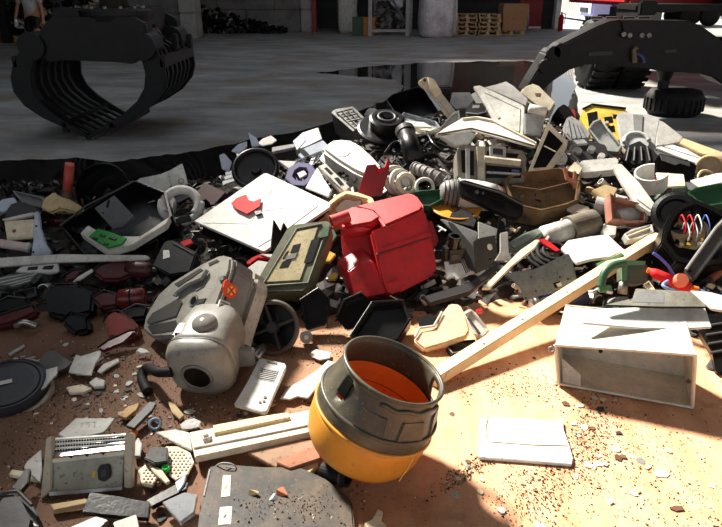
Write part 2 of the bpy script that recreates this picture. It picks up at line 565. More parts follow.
# ---- background things
def heap(name, label, pts, h, n, seed, mats):
    """distant heap of crushed scrap: nobody could count its bits"""
    rng = random.Random(seed); bm2 = bmesh.new()
    for i in range(n):
        f = rng.random()
        x = pts[0][0] + (pts[1][0] - pts[0][0]) * f
        y = pts[0][1] + (pts[1][1] - pts[0][1]) * f + rng.uniform(-0.4, 0.4)
        hh = (h[0] + (h[1] - h[0]) * f) * (1 - abs(rng.uniform(-.5, .5)))
        z = rng.random() * hh * 0.95
        s_ = rng.uniform(0.06, 0.2)
        rot = Matrix.Rotation(rng.uniform(0, 6), 3, V((rng.random(), rng.random(), rng.random())).normalized())
        box_bm(V((x, y, z + .04)), s_ * rng.uniform(.5, 1.8), s_, s_ * rng.uniform(.15, .6), rot, bm2)
        for fc in bm2.faces[-6:] if False else []:
            pass
    bm2.faces.ensure_lookup_table()
    for k in range(0, len(bm2.faces), 6):
        mi = rng.choices(range(len(mats)), weights=[8] + [1] * (len(mats) - 1))[0]
        for q in range(k, min(k + 6, len(bm2.faces))):
            bm2.faces[q].material_index = mi
    o = single(name, label, 'scrap heap', bm2, mats[0], kind='stuff')
    for m_ in mats[1:]: o.data.materials.append(m_)
heap('scrap_heap', 'distant dark heap of scrap against the stained block wall', ((-6.0, 25.9), (-2.9, 26.0)), (1.15, 0.1), 420, 5, [BLACK, DGREY, GREY, LGREY, BLACK])
heap('scrap_heap', 'distant heap of yellow and black scrap behind the standing person', ((-11.4, 22.2), (-8.4, 22.2)), (1.5, 1.7), 520, 6, [BLACK, DGREY, YEL, LGREY, BLACK, TAN])

# white roller door + dark post far left
struct('door_1', box_bm(V((-11.85, 21.6, 1.6)), 1.2, 0.06, 3.2), M((224, 214, 214), 0.6, dirt=0.2), 'white door at the far left edge')
struct('trim_2', box_bm(V((-11.32, 21.55, 1.6)), 0.1, 0.1, 3.2), REDD, 'red edge strip beside the white door')
struct('trim_3', box_bm(V((-10.92, 21.2, 1.7)), 0.26, 0.2, 3.4), MACH, 'dark steel door post')

# person by the heap (skin-modifier body)
def person():
    base = atY(33, 20, 16.5); base.z = 0
    T = Thing('person', 'person in pale shirt and black shorts standing by the distant scrap heap', 'person', base)
    def skin(name, verts, edges, rad, mat):
        me = bpy.data.meshes.new(name); me.from_pydata(verts, edges, [])
        o = bpy.data.objects.new(name, me); C.objects.link(o); o.parent = T.o
        sk = o.modifiers.new('skin', 'SKIN'); sk.use_smooth_shade = True
        for i, v in enumerate(me.skin_vertices[0].data):
            v.radius = (rad[i], rad[i]); v.use_root = (i == 0)
        ss = o.modifiers.new('sub', 'SUBSURF'); ss.levels = 1; ss.render_levels = 2
        me.materials.append(mat); return o
    vv = [(0, 0, .98), (0, 0, 1.2), (0, 0, 1.42), (0, 0, 1.52), (0, .0, 1.62), (0, -.02, 1.76),
          (.19, 0, 1.42), (.26, -.02, 1.16), (.30, -.12, .93), (.31, -.16, .84),
          (-.19, 0, 1.42), (-.30, 0, 1.17), (-.36, -.06, .95), (-.37, -.08, .86),
          (.10, 0, .9), (.16, -.16, .56), (.34, -.02, .14), (.36, -.2, .03),
          (-.10, 0, .9), (-.13, 0, .5), (-.14, .03, .09), (-.15, -.14, .03)]
    ee = [(0, 1), (1, 2), (2, 3), (3, 4), (4, 5), (2, 6), (6, 7), (7, 8), (8, 9), (2, 10), (10, 11), (11, 12), (12, 13),
          (0, 14), (14, 15), (15, 16), (16, 17), (0, 18), (18, 19), (19, 20), (20, 21)]
    rr = [.13, .14, .15, .055, .085, .07, .065, .045, .036, .03, .065, .045, .036, .03, .095, .062, .042, .035, .095, .062, .042, .035]
    skin('body', vv, ee, rr, SKIN)
    skin('shirt', [(0, 0, .93), (0, 0, 1.22), (0, 0, 1.43), (.2, 0, 1.42), (.255, -.01, 1.22), (-.2, 0, 1.42), (-.275, 0, 1.22)],
         [(0, 1), (1, 2), (2, 3), (3, 4), (2, 5), (5, 6)], [.175, .18, .17, .085, .066, .085, .066], LGREY)
    skin('shorts', [(0, 0, 1.04), (0, 0, .96), (.11, -.01, .88), (.155, -.11, .60), (-.11, 0, .88), (-.13, 0, .56)],
         [(0, 1), (1, 2), (2, 3), (1, 4), (4, 5)], [.16, .165, .125, .10, .125, .10], BLACK)
    skin('hair', [(0, .02, 1.78), (0, .05, 1.70)], [(0, 1)], [.088, .08], BLACK)
    for sx, mt, nm in ((-1, WHITE, 'glove'), (1, SKIN, 'hand')):
        hx, hy, hz = (-.37, -.08, .86) if sx < 0 else (.31, -.16, .84)
        b2 = bmesh.new(); tube_bm([T.loc + V((hx, hy, hz + .02)), T.loc + V((hx, hy - .01, hz - .08))], [.034, .04], 8, b2)
        for f in range(4):
            tube_bm([T.loc + V((hx + (f - 1.5) * .019, hy - .01, hz - .07)), T.loc + V((hx + (f - 1.5) * .02, hy - .025, hz - .13)), T.loc + V((hx + (f - 1.5) * .018, hy - .005, hz - .17 + abs(f - 1.4) * .01))], .0095, 6, b2)
        tube_bm([T.loc + V((hx - sx * .035, hy - .01, hz - .02)), T.loc + V((hx - sx * .06, hy - .03, hz - .07)), T.loc + V((hx - sx * .055, hy - .04, hz - .11))], .011, 6, b2)
        T.part(nm, b2, mt, smooth=True)
    for sx, (fx, fy) in ((1, (.36, -.12)), (-1, (-.15, -.06))):
        T.part('shoe', box_bm(T.loc + V((fx, fy, .05)), .1, .27, .1, bev=.03), BLACK)
person()

# open doorway, bags, bins, steel rack
struct('trim_4', box_bm(V((-1.78, 26.6, 2)), 0.16, 0.5, 4), REDD, 'dark red door post beside the block wall')
def big_bag(label, px0, px1, Y, h, mat):
    x0, x1 = atY(px0, 34, Y).x, atY(px1, 34, Y).x
    c = V(((x0 + x1) / 2, Y + 0.5, 0)); w = (x1 - x0) / 2
    T = Thing('bulk_bag', label, 'bulk bag', c)
    b2 = bmesh.new(); rows = []; rng = random.Random(int(px0))
    for i, (f, s_) in enumerate([(0, .82), (.06, .96), (.25, 1.03), (.45, 1.0), (.65, 1.03), (.85, .98), (.96, .9), (1, .7)]):
        rows.append([b2.verts.new(c + V((math.copysign(abs(math.cos(a)) ** .45, math.cos(a)) * w * s_ * rng.uniform(.95, 1.05),
                     math.copysign(abs(math.sin(a)) ** .45, math.sin(a)) * w * s_ * rng.uniform(.95, 1.05), f * h))) for a in [2 * math.pi * k / 20 for k in range(20)]])
    for A, B in zip(rows, rows[1:]):
        for k in range(20): b2.faces.new((A[k], A[(k + 1) % 20], B[(k + 1) % 20], B[k]))
    b2.faces.new(rows[0][::-1]); b2.faces.new(rows[-1])
    T.part('sack', b2, mat, smooth=True)
    for sx in (-1, 1):
        T.part('strap', box_bm(c + V((sx * w * .8, -w * 1.0, h * .55)), .07, .05, h * .9), LGREY)
    return T
big_bag('tall white bulk bag standing beside the green bin', 338, 357, 25.5, 1.9, WHITE2)
big_bag('bulging white bulk bag standing between the steel rack and the pallets', 420, 457, 23.4, 1.62, M((212, 214, 218), 0.5, dirt=0.55, scale=2.5, dcol=(120, 108, 92)))
def bin_(label, px, Y, mat):
    p = atY(px, 34, Y); c = V((p.x, Y, 0))
    T = Thing('waste_bin', label, 'bin', c)
    P = [c + V((sx * .2, sy * .22, .58)) for sx, sy in ((-1, -1), (1, -1), (1, 1), (-1, 1))]
    T.part('bin_body', prism(P, V((0, 0, 1)), .57, .02, hollow=(.03, .5)), mat)
    T.part('rim', prism([q + (q - c) * .06 for q in P], V((0, 0, 1)), .05, .01, hollow=(.06, .045)), mat)
bin_('green waste bin in front of the tall white bulk bag', 358, 24.8, GREEN)
bin_('orange waste bin next to the green bin', 369, 24.7, M((196, 120, 40), 0.5))
T = Thing('steel_rack', 'light grey steel frame rack with diagonal braces at the back', 'rack', G(388, 36))
for px in (370, 407):
    p = G(px, 36); T.part('post', box_bm(V((p.x, p.y, 1.7)), .13, .13, 3.4), LGREY)
    T.part('post', box_bm(V((p.x + .2, p.y + 1.2, 1.7)), .11, .11, 3.4), LGREY)
pA, pB = G(370, 36), G(407, 36)
for z in (0.18, 1.22): T.part('rail', box_bm(V(((pA.x + pB.x) / 2, pA.y, z)), pB.x - pA.x, .07, .09), LGREY)
T.part('brace', tube_bm([V((pA.x + .2, pA.y + .1, 1.1)), V((pB.x - .1, pB.y + .1, 2.3))], .04), LGREY)
T.part('brace', tube_bm([V((pB.x - .1, pA.y + .15, .5)), V((pA.x + .6, pB.y + .15, 1.5))], .035), GREY)
rb = bmesh.new(); rng = random.Random(4)
for i in range(60):
    rot = Matrix.Rotation(rng.uniform(0, 6), 3, V((rng.random(), rng.random(), .3)).normalized())
    s_ = rng.uniform(.08, .3)
    box_bm(V((rng.uniform(pA.x + .2, pB.x - .1), pA.y + rng.uniform(.4, 1.2), .22 + rng.random() * 1.3)), s_, s_ * .7, s_ * .3, rot, rb)
single('racked_scrap', 'jumble of grey parts heaped inside the steel rack', 'scrap heap', rb, GREY, kind='stuff')
single('plastic_sheet', 'pale translucent plastic sheet hanging over the steel rack', 'sheet', hull_bm([V((pA.x + .7, pA.y + .3, 1.05)), V((pB.x - .15, pA.y + .3, .95)), V((pB.x - .1, pA.y + .4, 2.2)), V((pA.x + 1.0, pA.y + .4, 2.2)), V((pB.x - .3, pA.y + .5, .8))], .02), M((206, 212, 220), .35, dirt=.3))

def pallet(label, x, y, z, w=0.85, group='empty wooden pallets stacked at the back'):
    T = Thing('pallet', label, 'pallet', (x, y, z), group)
    for k in range(5): T.part('deck_board', box_bm(V((x - w / 2 + .07 + k * (w - .14) / 4, y, z + .125)), .12, 1.1, .022), WOODM)
    for k in (-1, 0, 1):
        for q in (-1, 0, 1): T.part('block', box_bm(V((x + k * (w / 2 - .06), y + q * .48, z + .065)), .11, .11, .09), WOODM)
    for q in (-1, 0, 1): T.part('bottom_board', box_bm(V((x, y + q * .48, z + .012)), w, .1, .022), WOODM)
ord_ = ['bottom', 'second', 'third', 'fourth', 'top']
for px, n in ((466, 5), (487.5, 5)):
    p = G(px, 35.5)
    for k in range(n):
        pallet('empty wooden pallet, %s one of the stack %s' % (ord_[k], 'beside the white bulk bag' if px < 475 else 'beside the cardboard box'), p.x + (k % 2) * .03, p.y + .5, k * .145)
p = G(511, 35)
pallet('wooden pallet under the tall cardboard box', p.x, p.y + .5, 0, .95, 'pallets at the back')
p.x += .12
T = Thing('cardboard_box', 'tall brown cardboard box on a pallet at the back', 'box', (p.x, p.y + .5, .145))
T.part('carton', box_bm(V((p.x, p.y + .5, .145 + .45)), .88, .9, .9, bev=.01), CARD)
T.part('lid', box_bm(V((p.x, p.y + .5, .145 + .68)), .92, .94, .42, bev=.01), CARD)
T.part('side_label', box_bm(V((p.x + .467, p.y + .3, .6)), .01, .5, .5), WHITE2)
p = G(549, 33.5)
o = struct('door_2', box_bm(V((p.x, 28.9, 1.45)), .95, .08, 2.8), REDD, 'dark red steel door in the far wall')
struct('trim_5', box_bm(V((p.x, 28.84, 0.05)), .95, .06, .09), M((230, 230, 225), .5, dirt=.1), 'white threshold strip under the red door')
struct('door_3', box_bm(V((atY(398 + 60, 5, 28.8).x, 28.9, 1.9)), 1.5, .08, 1.5), MAROON, 'dark maroon hatch in the far wall')
q = G(535, 33.5)
T = Thing('blue_barrel', 'small blue plastic barrel beside the red door', 'barrel', (q.x, 27.6, 0))
T.part('drum', lathe_bm([(0, 0), (.16, 0), (.18, .1), (.18, .3), (.19, .32), (.18, .34), (.17, .6), (.13, .64), (0, .64)], T.loc, (0, 0, 1), 20), BLUE, smooth=True)
T.part('lid', lathe_bm([(0, .64), (.08, .64), (.08, .68), (0, .68)], T.loc, (0, 0, 1), 14), BLACK)
q = atY(560, 30, 27.4)
T = Thing('fire_extinguisher', 'red fire extinguisher standing beside the white door jamb', 'extinguisher', (q.x, 27.4, 0))
T.part('cylinder', lathe_bm([(0, 0), (.1, 0), (.1, .5), (.07, .58), (.03, .62), (0, .62)], T.loc, (0, 0, 1), 16), REDB, smooth=True)
T.part('valve', lathe_bm([(0, .62), (.035, .62), (.035, .7), (0, .7)], T.loc, (0, 0, 1), 10), BLACK)
T.part('hose', tube_bm(smoothpath([T.loc + V((.03, -.02, .66)), T.loc + V((.14, -.03, .6)), T.loc + V((.12, -.03, .25))]), .014), BLACK)

# outside, beyond the gateway
xo = 12.6
T = Thing('shipping_container', 'white ribbed shipping container standing outside the gateway', 'container', (xo, 38, 0))
T.part('container_body', box_bm(V((xo, 38, 1.55)), 2.4, 12.2, 2.9), WHITE)
for k in range(40):
    T.part('rib', box_bm(V((xo - 1.23, 32.1 + k * .302, 1.55)), .08, .13, 2.6), WHITE)
for z in (.14, 1.5, 2.98): T.part('frame_rail', box_bm(V((xo - 1.26, 38, z)), .1, 12.25, .1), LBLUE)
T = Thing('flatbed_truck', 'pale violet flatbed truck body parked outside behind the machine', 'truck', (13.2, 30.6, 0))
VIO = M((150, 150, 236), .4, dirt=.1)
T.part('side_board', box_bm(V((13.6, 30.6, 1.35)), 4.8, .08, .8), VIO)
for k in range(4): T.part('stake', box_bm(V((11.3 + k * 1.5, 30.52, 1.35)), .08, .08, .9), M((196, 196, 240), .4, dirt=.1))
T.part('load_bed', box_bm(V((13.6, 31.7, .9)), 4.8, 2.2, .12), VIO)
T.part('cab', box_bm(V((10.6, 31.7, 1.2)), .9, 2.0, 1.6, bev=.1), M((190, 192, 245), .4, dirt=.1))
T.part('chassis', box_bm(V((13.0, 31.7, .66)), 5.8, 1.0, .2), BLACK)
for x in (10.9, 14.6, 15.5):
    for y in (30.9, 32.5): T.part('wheel', lathe_bm([(0, 0), (.3, 0), (.42, .04), (.42, .24), (.3, .28), (0, .28)], V((x, y - .14, .42)), (0, 1, 0), 18), RUBBER)
tree_b = bmesh.new(); rng = random.Random(12)
for i in range(900):
    c = V((19.5 + rng.gauss(0, 2.2), 43 + rng.gauss(0, 1), 1.6 + abs(rng.gauss(0, 1.3))))
    a, b_ = V((rng.uniform(-1, 1), rng.uniform(-1, 1), rng.uniform(-1, 1))) * .22, V((rng.uniform(-1, 1), rng.uniform(-1, 1), rng.uniform(-1, 1))) * .22
    tree_b.faces.new([tree_b.verts.new(c - a), tree_b.verts.new(c + b_), tree_b.verts.new(c + a)])
single('hedge', 'light green hedge outside beyond the machine', 'hedge', tree_b, M((136, 160, 96), .6), kind='stuff')

# ------------------------------------------------------------------ grapple
def grapple():
    Y0, DEP = 7.15, 1.3
    base = G(88, 138); base.z = 0
    T = Thing('grapple', 'black two-jaw scrap grapple with curved tines resting on the floor', 'grapple', base)
    def at(px, py, k=0.0):
        p = atY(px, py, Y0); return V((p.x, Y0 + k, p.z))
    Lout = [(31, 44), (20, 50), (13, 62), (10, 78), (13, 92), (24, 106), (42, 118), (64, 128), (88, 139.5)]
    Linn = [(86, 134), (69, 124), (52, 113), (39, 101), (32, 88), (31, 74), (34, 62), (40, 54), (44, 46)]
    mir = lambda L: [(176 - x, y) for x, y in L]
    def arc_mid(out, inn):
        inn = inn[::-1]; return [((a[0] + b[0]) / 2, (a[1] + b[1]) / 2) for a, b in zip(out, inn)]
    for side, (o_, i_) in enumerate(((Lout, Linn), (mir(Lout), mir(Linn)))):
        jaw_o = [at(*q) for q in o_]; jaw_i = [at(*q) for q in i_]
        pl = jaw_o + jaw_i
        for k in (0.0, DEP):
            b2 = bmesh.new(); P = [p + V((0, k, 0)) for p in pl]
            prism(P, V((0, -1, 0)), .055, 0, bm=b2); soften(b2, .008)
            T.part('jaw_plate', b2, MACH)
        mid = arc_mid([at(*q).to_tuple() for q in o_][:], [at(*q).to_tuple() for q in i_])
        O = [at(*q) for q in o_]; I = [at(*q) for q in i_][::-1]
        for k in range(1, 7):
            y = k * DEP / 7
            # slimmer tine between the plates
            A = [p.lerp(q, .12) for p, q in zip(O, I)]; B = [p.lerp(q, .62) for p, q in zip(O, I)]
            b2 = bmesh.new(); prism([p + V((0, y, 0)) for p in A + B[::-1]], V((0, -1, 0)), .075, 0, bm=b2); soften(b2, .006)
            T.part('tine', b2, MACH)
        for idx in (2, 7):
            p = O[idx].lerp(I[idx], .06)
            T.part('cross_bar', box_bm(p + V((0, DEP / 2, 0)), .06, DEP, .12, bev=.01), MACH)
        p = O[8].lerp(I[8], .3)
        T.part('cutting_lip', box_bm(p + V((0, DEP / 2 + .03, .0)), .10, DEP + .04, .04, bev=.008), STEEL)
        # pivot hubs and rams
        px = 33 if side == 0 else 143
        c = at(px, 46)
        T.part('pivot', lathe_bm([(0, 0), (.14, 0), (.14, .34), (0, .34)], c + V((0, -.06, 0)), (0, 1, 0), 20), MACH)
        T.part('pivot', lathe_bm([(0, 0), (.14, 0), (.14, .34), (0, .34)], c + V((0, DEP - .25, 0)), (0, 1, 0), 20), MACH)
        hx = at(60 if side == 0 else 116, 30)
        T.part('ram', tube_bm([c + V((0, .65, -.02)), hx + V((0, .65, .2))], .08, 14), BLACKG, smooth=True)
        for k in range(3):
            q_ = at(150 + k * 8 if side else 26 - k * 3, 44 + k * 2, .35 + k * .33)
            T.part('lug', box_bm(q_, .06, .1, .16, bev=.01), MACH)
    # head frame
    hp = [(52, 17), (133, 17), (146, 24), (148, 44), (143, 58), (133, 64), (116, 62), (64, 60), (50, 62), (38, 54), (40, 30)]
    b2 = bmesh.new(); prism([at(*q, -.02) for q in hp], V((0, -1, 0)), .12, 0, bm=b2); soften(b2, .012)
    T.part('head_plate', b2, MACH)
    b2 = bmesh.new(); prism([at(*q, DEP - .1) for q in hp], V((0, -1, 0)), .12, 0, bm=b2); soften(b2, .012)
    T.part('head_plate', b2, MACH)
    c = at(92, 30, DEP / 2)
    T.part('head_box', box_bm(c + V((0, 0, -.05)), .9, DEP - .2, .5, bev=.03), MACH)
    c = at(104, 15.5, DEP / 2 - .3)
    rt = T.part('rotator', lathe_bm([(0, -.06), (.38, -.06), (.39, 0), (.39, .04), (.34, .06), (.2, .07), (0, .07)], c, (0, 0, 1), 40), MACH, smooth=False)
    T.part('shaft', lathe_bm([(0, .06), (.15, .06), (.15, .42), (0, .42)], c, (0, 0, 1), 28), M((150, 146, 128), .3, metal=.9, dirt=.3), parent=rt, smooth=True)
    for k in range(12):
        a = k * math.pi / 6
        T.part('bolt', lathe_bm([(0, .06), (.02, .06), (.02, .085), (0, .085)], c + V((math.cos(a) * .3, math.sin(a) * .3, 0)), (0, 0, 1), 6), STEEL, parent=rt)
    T.part('hanger', box_bm(c + V((0, 0, .75)), .3, .3, .7, bev=.04), MACH)
    T.part('dipper_stick', prism([c + V((-.2, .2, 1.0)), c + V((.2, .2, 1.0)), c + V((1.6, .2, 3.6)), c + V((1.1, .2, 3.8))], V((0, -1, 0)), .3, .02), MACH)
    T.part('hose', tube_bm(smoothpath([c + V((-.3, -.2, .1)), c + V((-.5, -.3, .5)), c + V((-.2, -.1, 1.3))]), .025), RUBBER, smooth=True)
grapple()

# ------------------------------------------------------------------ material handler machine
def machine():
    Y0 = 8.6
    g = G(700, 115); 
    T = Thing('material_handler', 'dark material handler undercarriage with a broad stabiliser leg and red body', 'machine', (4.9, 10.5, 0))
    at = lambda px, py, k=0.0: (lambda p: V((p.x, Y0 + k, p.z)))(atY(px, py, Y0))
    leg = [(524, 93), (530, 82), (540, 66), (547, 54), (552, 50), (557, 48), (562, 44), (598, 26), (611, 21), (620, 20), (690, 21), (702, 26), (722, 40), (760, 66), (790, 100),
           (776, 104), (748, 94), (722, 84), (712, 77), (700, 74), (660, 71), (640, 68), (600, 64), (585, 65), (570, 70), (552, 82), (536, 97)]
    b2 = bmesh.new(); prism([at(*q) for q in leg], V((0, -1, 0)), .4, 0, bm=b2); soften(b2, .02)
    body = T.part('stabiliser_leg', b2, MACH)
    b2 = bmesh.new(); prism([at(*q, -.04) for q in [(620, 20), (654, 20), (652, 40), (624, 38)]], V((0, -1, 0)), .05, 0, bm=b2); soften(b2, .008)
    br = T.part('bracket', b2, MACH)
    for px, py in ((622, 34), (628, 35), (640, 35), (647, 35)):
        T.part('bolt', lathe_bm([(0, 0), (.035, 0), (.03, .03), (0, .03)], at(px, py, -.04), (0, -1, 0), 8), STEEL, parent=br)
    for q in ([(588, 52), (612, 51), (612, 55), (588, 56)], [(664, 50), (676, 49), (676, 52), (664, 53)]):
        b2 = prism([at(x, y, -.02) for x, y in q], V((0, -1, 0)), .03, .004); T.part('guard_bar', b2, DGREY)
    T.part('hydraulic_fitting', tube_bm([at(633, 62, -.06), at(632, 50, -.06), at(635, 47, -.06)], .03), M((120, 104, 78), .5, metal=.3))
    T.part('hydraulic_hose', tube_bm(smoothpath([at(632, 52, -.05), at(640, 56, -.07), at(643, 62, -.05)]), .015), BLUE)
    for px, py in ((553, 53), (545, 66), (560, 50)):
        T.part('pin', lathe_bm([(0, 0), (.09, 0), (.085, .05), (0, .05)], at(px, py), (0, -1, 0), 16), MACH)
    # foot pad of leg
    T.part('foot_plate', box_bm(at(527, 100) + V((0, .2, -.05)), .5, .6, .08, bev=.01), MACH)
    # chassis and body above
    x0, x1 = at(612, 18).x, 8.2
    zc = at(640, 17, .9).z
    T.part('chassis_deck', box_bm(V(((4.1 + x1) / 2, Y0 + 2.2, zc + .06)), x1 - 4.1, .8, .1, bev=.02), MACH)
    T.part('step_bracket', box_bm(V((4.25, Y0 + 1.75, zc + .06)), .25, .12, .2, bev=.02), MACH)
    T.part('frame', box_bm(V((7.3, Y0 + 2.0, 1.35)), 2.6, 2.2, .55, bev=.05), MACH)
    T.part('slewing_ring', lathe_bm([(0, 0), (.8, 0), (.8, .3), (0, .3)], V((6.3, Y0 + 2.2, zc + .05)), (0, 0, 1), 36), MACH)
    ub = atY(625, 6, 11.5)
    T.part('upper_body', box_bm(V(((ub.x + 11) / 2, 13.2, ub.z + .7)), 11 - ub.x, 3.4, 1.4, bev=.06), RED)
    T.part('skirt', box_bm(V(((ub.x + 11) / 2, 11.46, ub.z + .03)), 11 - ub.x - .1, .06, .08, bev=.01), REDD)
    # tyres: front pair
    tyre = [(0, 0), (.26, 0), (.3, .03), (.46, .02), (.52, .06), (.55, .14), (.56, .25), (.55, .36), (.52, .44), (.46, .48), (.3, .47), (.26, .5), (0, .5)]
    p = G(607, 88)
    for kx in (-.5, .02):
        c = V((p.x + kx, p.y, .56))
        w = T.part('wheel', lathe_bm(tyre, c, (1, 0, 0), 40), RUBBER, smooth=True)
        b2 = bmesh.new()
        for k in range(26):
            a = 2 * math.pi * k / 26
            for h in (.06, .30):
                rot = Matrix.Rotation(a, 3, 'X')
                box_bm(c + V((h + .08, 0, 0)) + rot @ V((0, .56, 0)), .17, .03, .06, rot, b2)
        T.part('tread', b2, RUBBER, parent=w)
        T.part('hub', lathe_bm([(0, -.02), (.2, -.02), (.2, .1), (0, .1)], c, (1, 0, 0), 20), RED, parent=w)
    T.part('axle', tube_bm([V((p.x, p.y, .7)), V((8.5, p.y, .7))], .12, 14), MACH)
    p = G(684, 119); p.z = 0
    c = p + V((0, .36, 0))
    pad = T.part('jack_pad', lathe_bm([(0, 0), (.30, 0), (.345, .05), (.365, .14), (.355, .25), (.31, .32), (.18, .345), (0, .345)], c, (0, 0, 1), 40), RUBBER, smooth=True)
    b2 = bmesh.new()
    for k in range(28):
        a = 2 * math.pi * k / 28; rot = Matrix.Rotation(a, 3, 'Z')
        box_bm(c + rot @ V((.36, 0, 0)) + V((0, 0, .15)), .03, .04, .16, rot, b2)
    T.part('tread', b2, RUBBER, parent=pad)
    q = atY(664, 80, c.y)
    T.part('jack_leg', lathe_bm([(.07, 0), (.07, .12), (.13, .28), (.17, .36), (.17, .55), (0, .55)], V((q.x, c.y, .32)), (0, 0, 1), 20), MACH)
machine()

# ------------------------------------------------------------------ the mound under everything: crushed fine scrap
def mound():
    bm2 = bmesh.new(); nx, ny = 150, 80
    x0, x1, y0, y1 = -4.2, 4.6, 2.2, 6.3
    rng = random.Random(2); grid = []
    for j in range(ny + 1):
        row = []
        for i in range(nx + 1):
            x = x0 + (x1 - x0) * i / nx; y = y0 + (y1 - y0) * j / ny
            h = Hf(x, y)
            z = h - 0.05 + (rng.uniform(-.025, .03) if h > 0.02 else -0.03)
            row.append(bm2.verts.new((x + rng.uniform(-.02, .02), y + rng.uniform(-.02, .02), z)))
        grid.append(row)
    for j in range(ny):
        for i in range(nx):
            bm2.faces.new((grid[j][i], grid[j][i + 1], grid[j + 1][i + 1], grid[j + 1][i]))
    single('crushed_scrap', 'dark crushed fine scrap filling the gaps of the mound', 'scrap', bm2, M((34, 30, 28), 0.8, dirt=0.6, scale=14, dcol=(70, 58, 48), bump=0.8), kind='stuff')
mound()

def litter():
    r = random.Random(15); b2 = bmesh.new(); n = 0
    while n < 5200:
        p = V((r.uniform(-3.2, 3.6), r.uniform(2.3, 5.4), 0)); p.z = Hf(p.x, p.y)
        if p.z < .03: 
            n += .1; continue
        sz = r.choice((.008, .012, .018, .026)); rot = Matrix.Rotation(r.uniform(0, 6.28), 3, V((r.uniform(-1, 1), r.uniform(-1, 1), r.uniform(-.5, 1))).normalized())
        sx_, sy_, sz_ = sz * r.uniform(.5, 1.6), sz * .5, sz * r.uniform(.08, .3)
        cc_ = p + V((0, 0, r.uniform(-.01, .02)))
        v8 = [b2.verts.new(cc_ + rot @ V((x_ * sx_, y_ * sy_, z_ * sz_))) for x_ in (-1, 1) for y_ in (-1, 1) for z_ in (-1, 1)]
        for f_ in ((0, 1, 3, 2), (4, 6, 7, 5), (0, 4, 5, 1), (2, 3, 7, 6), (0, 2, 6, 4), (1, 5, 7, 3)): b2.faces.new([v8[q_] for q_ in f_])
        n += 1
    b2.faces.ensure_lookup_table()
    for k in range(0, len(b2.faces), 6):
        x = b2.faces[k].calc_center_median().x
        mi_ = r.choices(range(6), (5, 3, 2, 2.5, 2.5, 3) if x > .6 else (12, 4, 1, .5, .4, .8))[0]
        for q in range(k, k + 6): b2.faces[q].material_index = mi_
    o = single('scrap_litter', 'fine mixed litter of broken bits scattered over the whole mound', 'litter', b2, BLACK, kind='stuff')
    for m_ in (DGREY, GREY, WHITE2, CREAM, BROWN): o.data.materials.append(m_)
litter()

# ================================================================== things on the mound, left part
slab('white_profile', 'long thin white metal profile lying across the left of the mound', 'profile',
     [(-6, 258), (60, 254), (146, 255), (150, 258), (146, 260), (60, 262), (-6, 267)], WHITE2, n=FR, t=.025, tw=.12)
slab('white_profile', 'short white profile with black cut-outs under the long white strip', 'profile',
     [(15, 271), (22, 266), (58, 263), (59, 271), (50, 273)], WHITE2, n=FU, t=.02, tw=.1,
     det=[('cut_out', 'poly', [(28, 267), (38, 266), (37, 269), (27, 270)], BLACK), ('cut_out', 'poly', [(44, 266), (54, 265), (52, 269), (42, 269)], BLACK)])
T = slab("finned_tray", "dull grey finned metal tray at the left edge under the white strip", "tray", [(-8, 280), (14, 272), (44, 268), (34, 280), (-8, 296)], STEEL, n=UP, t=.03, det=[("fin", "bar", [(-6, 280 + k * 4), (40 - k * 3, 271 + k * 3)], LGREY, .004, "", .004) for k in range(4)])
pA, pB = S(-10, 249) + V((0, -.03, .06)), S(34, 254) + V((0, -.03, .05))
T = Thing('pale_pipe', 'pale pinkish plastic pipe lying at the left edge', 'pipe', pA)
T.part('tube', tube_bm([pA, pB], .026, 16), M((200, 176, 172), .4, dirt=.2), smooth=True)
T.part('end_collar', tube_bm([pA.lerp(pB, .93), pA.lerp(pB, 1.02)], .029, 16), WHITE2, smooth=True)
slab('white_post', 'upright white metal post with flared foot at the left', 'post', [(34, 212), (38, 211), (40, 228), (45, 243), (51, 252), (50, 256), (31, 256), (33, 240)], LBLUE, n=FR, t=.03, tw=.1,
     det=[('screw', 'disc', (36, 226, .006), BLACK), ('screw', 'disc', (33, 252, .006), BLACK)])
slab('stained_panel', 'small stained off-white panel beside the upright white post', 'panel', [(4, 221), (34, 219), (34, 238), (7, 241)], CREAM, n=FR, t=.02, tw=.04,
     det=[('bent_edge', 'poly', [(2, 219), (33, 212), (34, 215), (4, 221)], WHITE2, .02), ('rust_spot', 'disc', (14, 231, .012), RUSTY, .001)])
slab('dark_sack', 'crumpled dark sack behind the stained panel', 'sack', [(2, 218), (8, 203), (20, 199), (38, 207), (44, 214), (30, 216), (12, 221)], DGREY, n=FU, t=.12, bev=.02)
slab('silver_sheet', 'crumpled silver sheet at the left edge above the stained panel', 'sheet', [(-6, 206), (2, 199), (14, 197), (17, 202), (6, 211), (-6, 216)], LBLUE, n=FU, t=.02, bev=.004)
slab('metal_framework', 'grey metal frame piece behind the dark sack', 'frame', [(12, 190), (44, 197), (46, 201), (40, 208), (22, 203)], GREY, n=FU, t=.03, hollow=(.025, .025))
slab('torn_cloth', 'torn tan cloth bundle around the red handle', 'cloth', [(40, 208), (44, 197), (50, 194), (53, 190), (58, 195), (67, 197), (82, 206), (84, 211), (76, 213), (60, 209), (48, 214)], TAN, n=FU, t=.05, bev=.012, tw=.03)
pA, pB = S(66, 208) + V((0, 0, .0)), S(66, 208) + V((.06, .03, .28))
T = Thing('red_rod', 'upright faded red cylinder handle with brown lower end', 'handle', pA)
T.part('shaft', tube_bm([pA, pA.lerp(pB, .45)], .027, 16), BROWN, smooth=True)
T.part('grip', tube_bm([pA.lerp(pB, .42), pB], .030, 16), M((178, 70, 60), .5, dirt=.35), smooth=True)
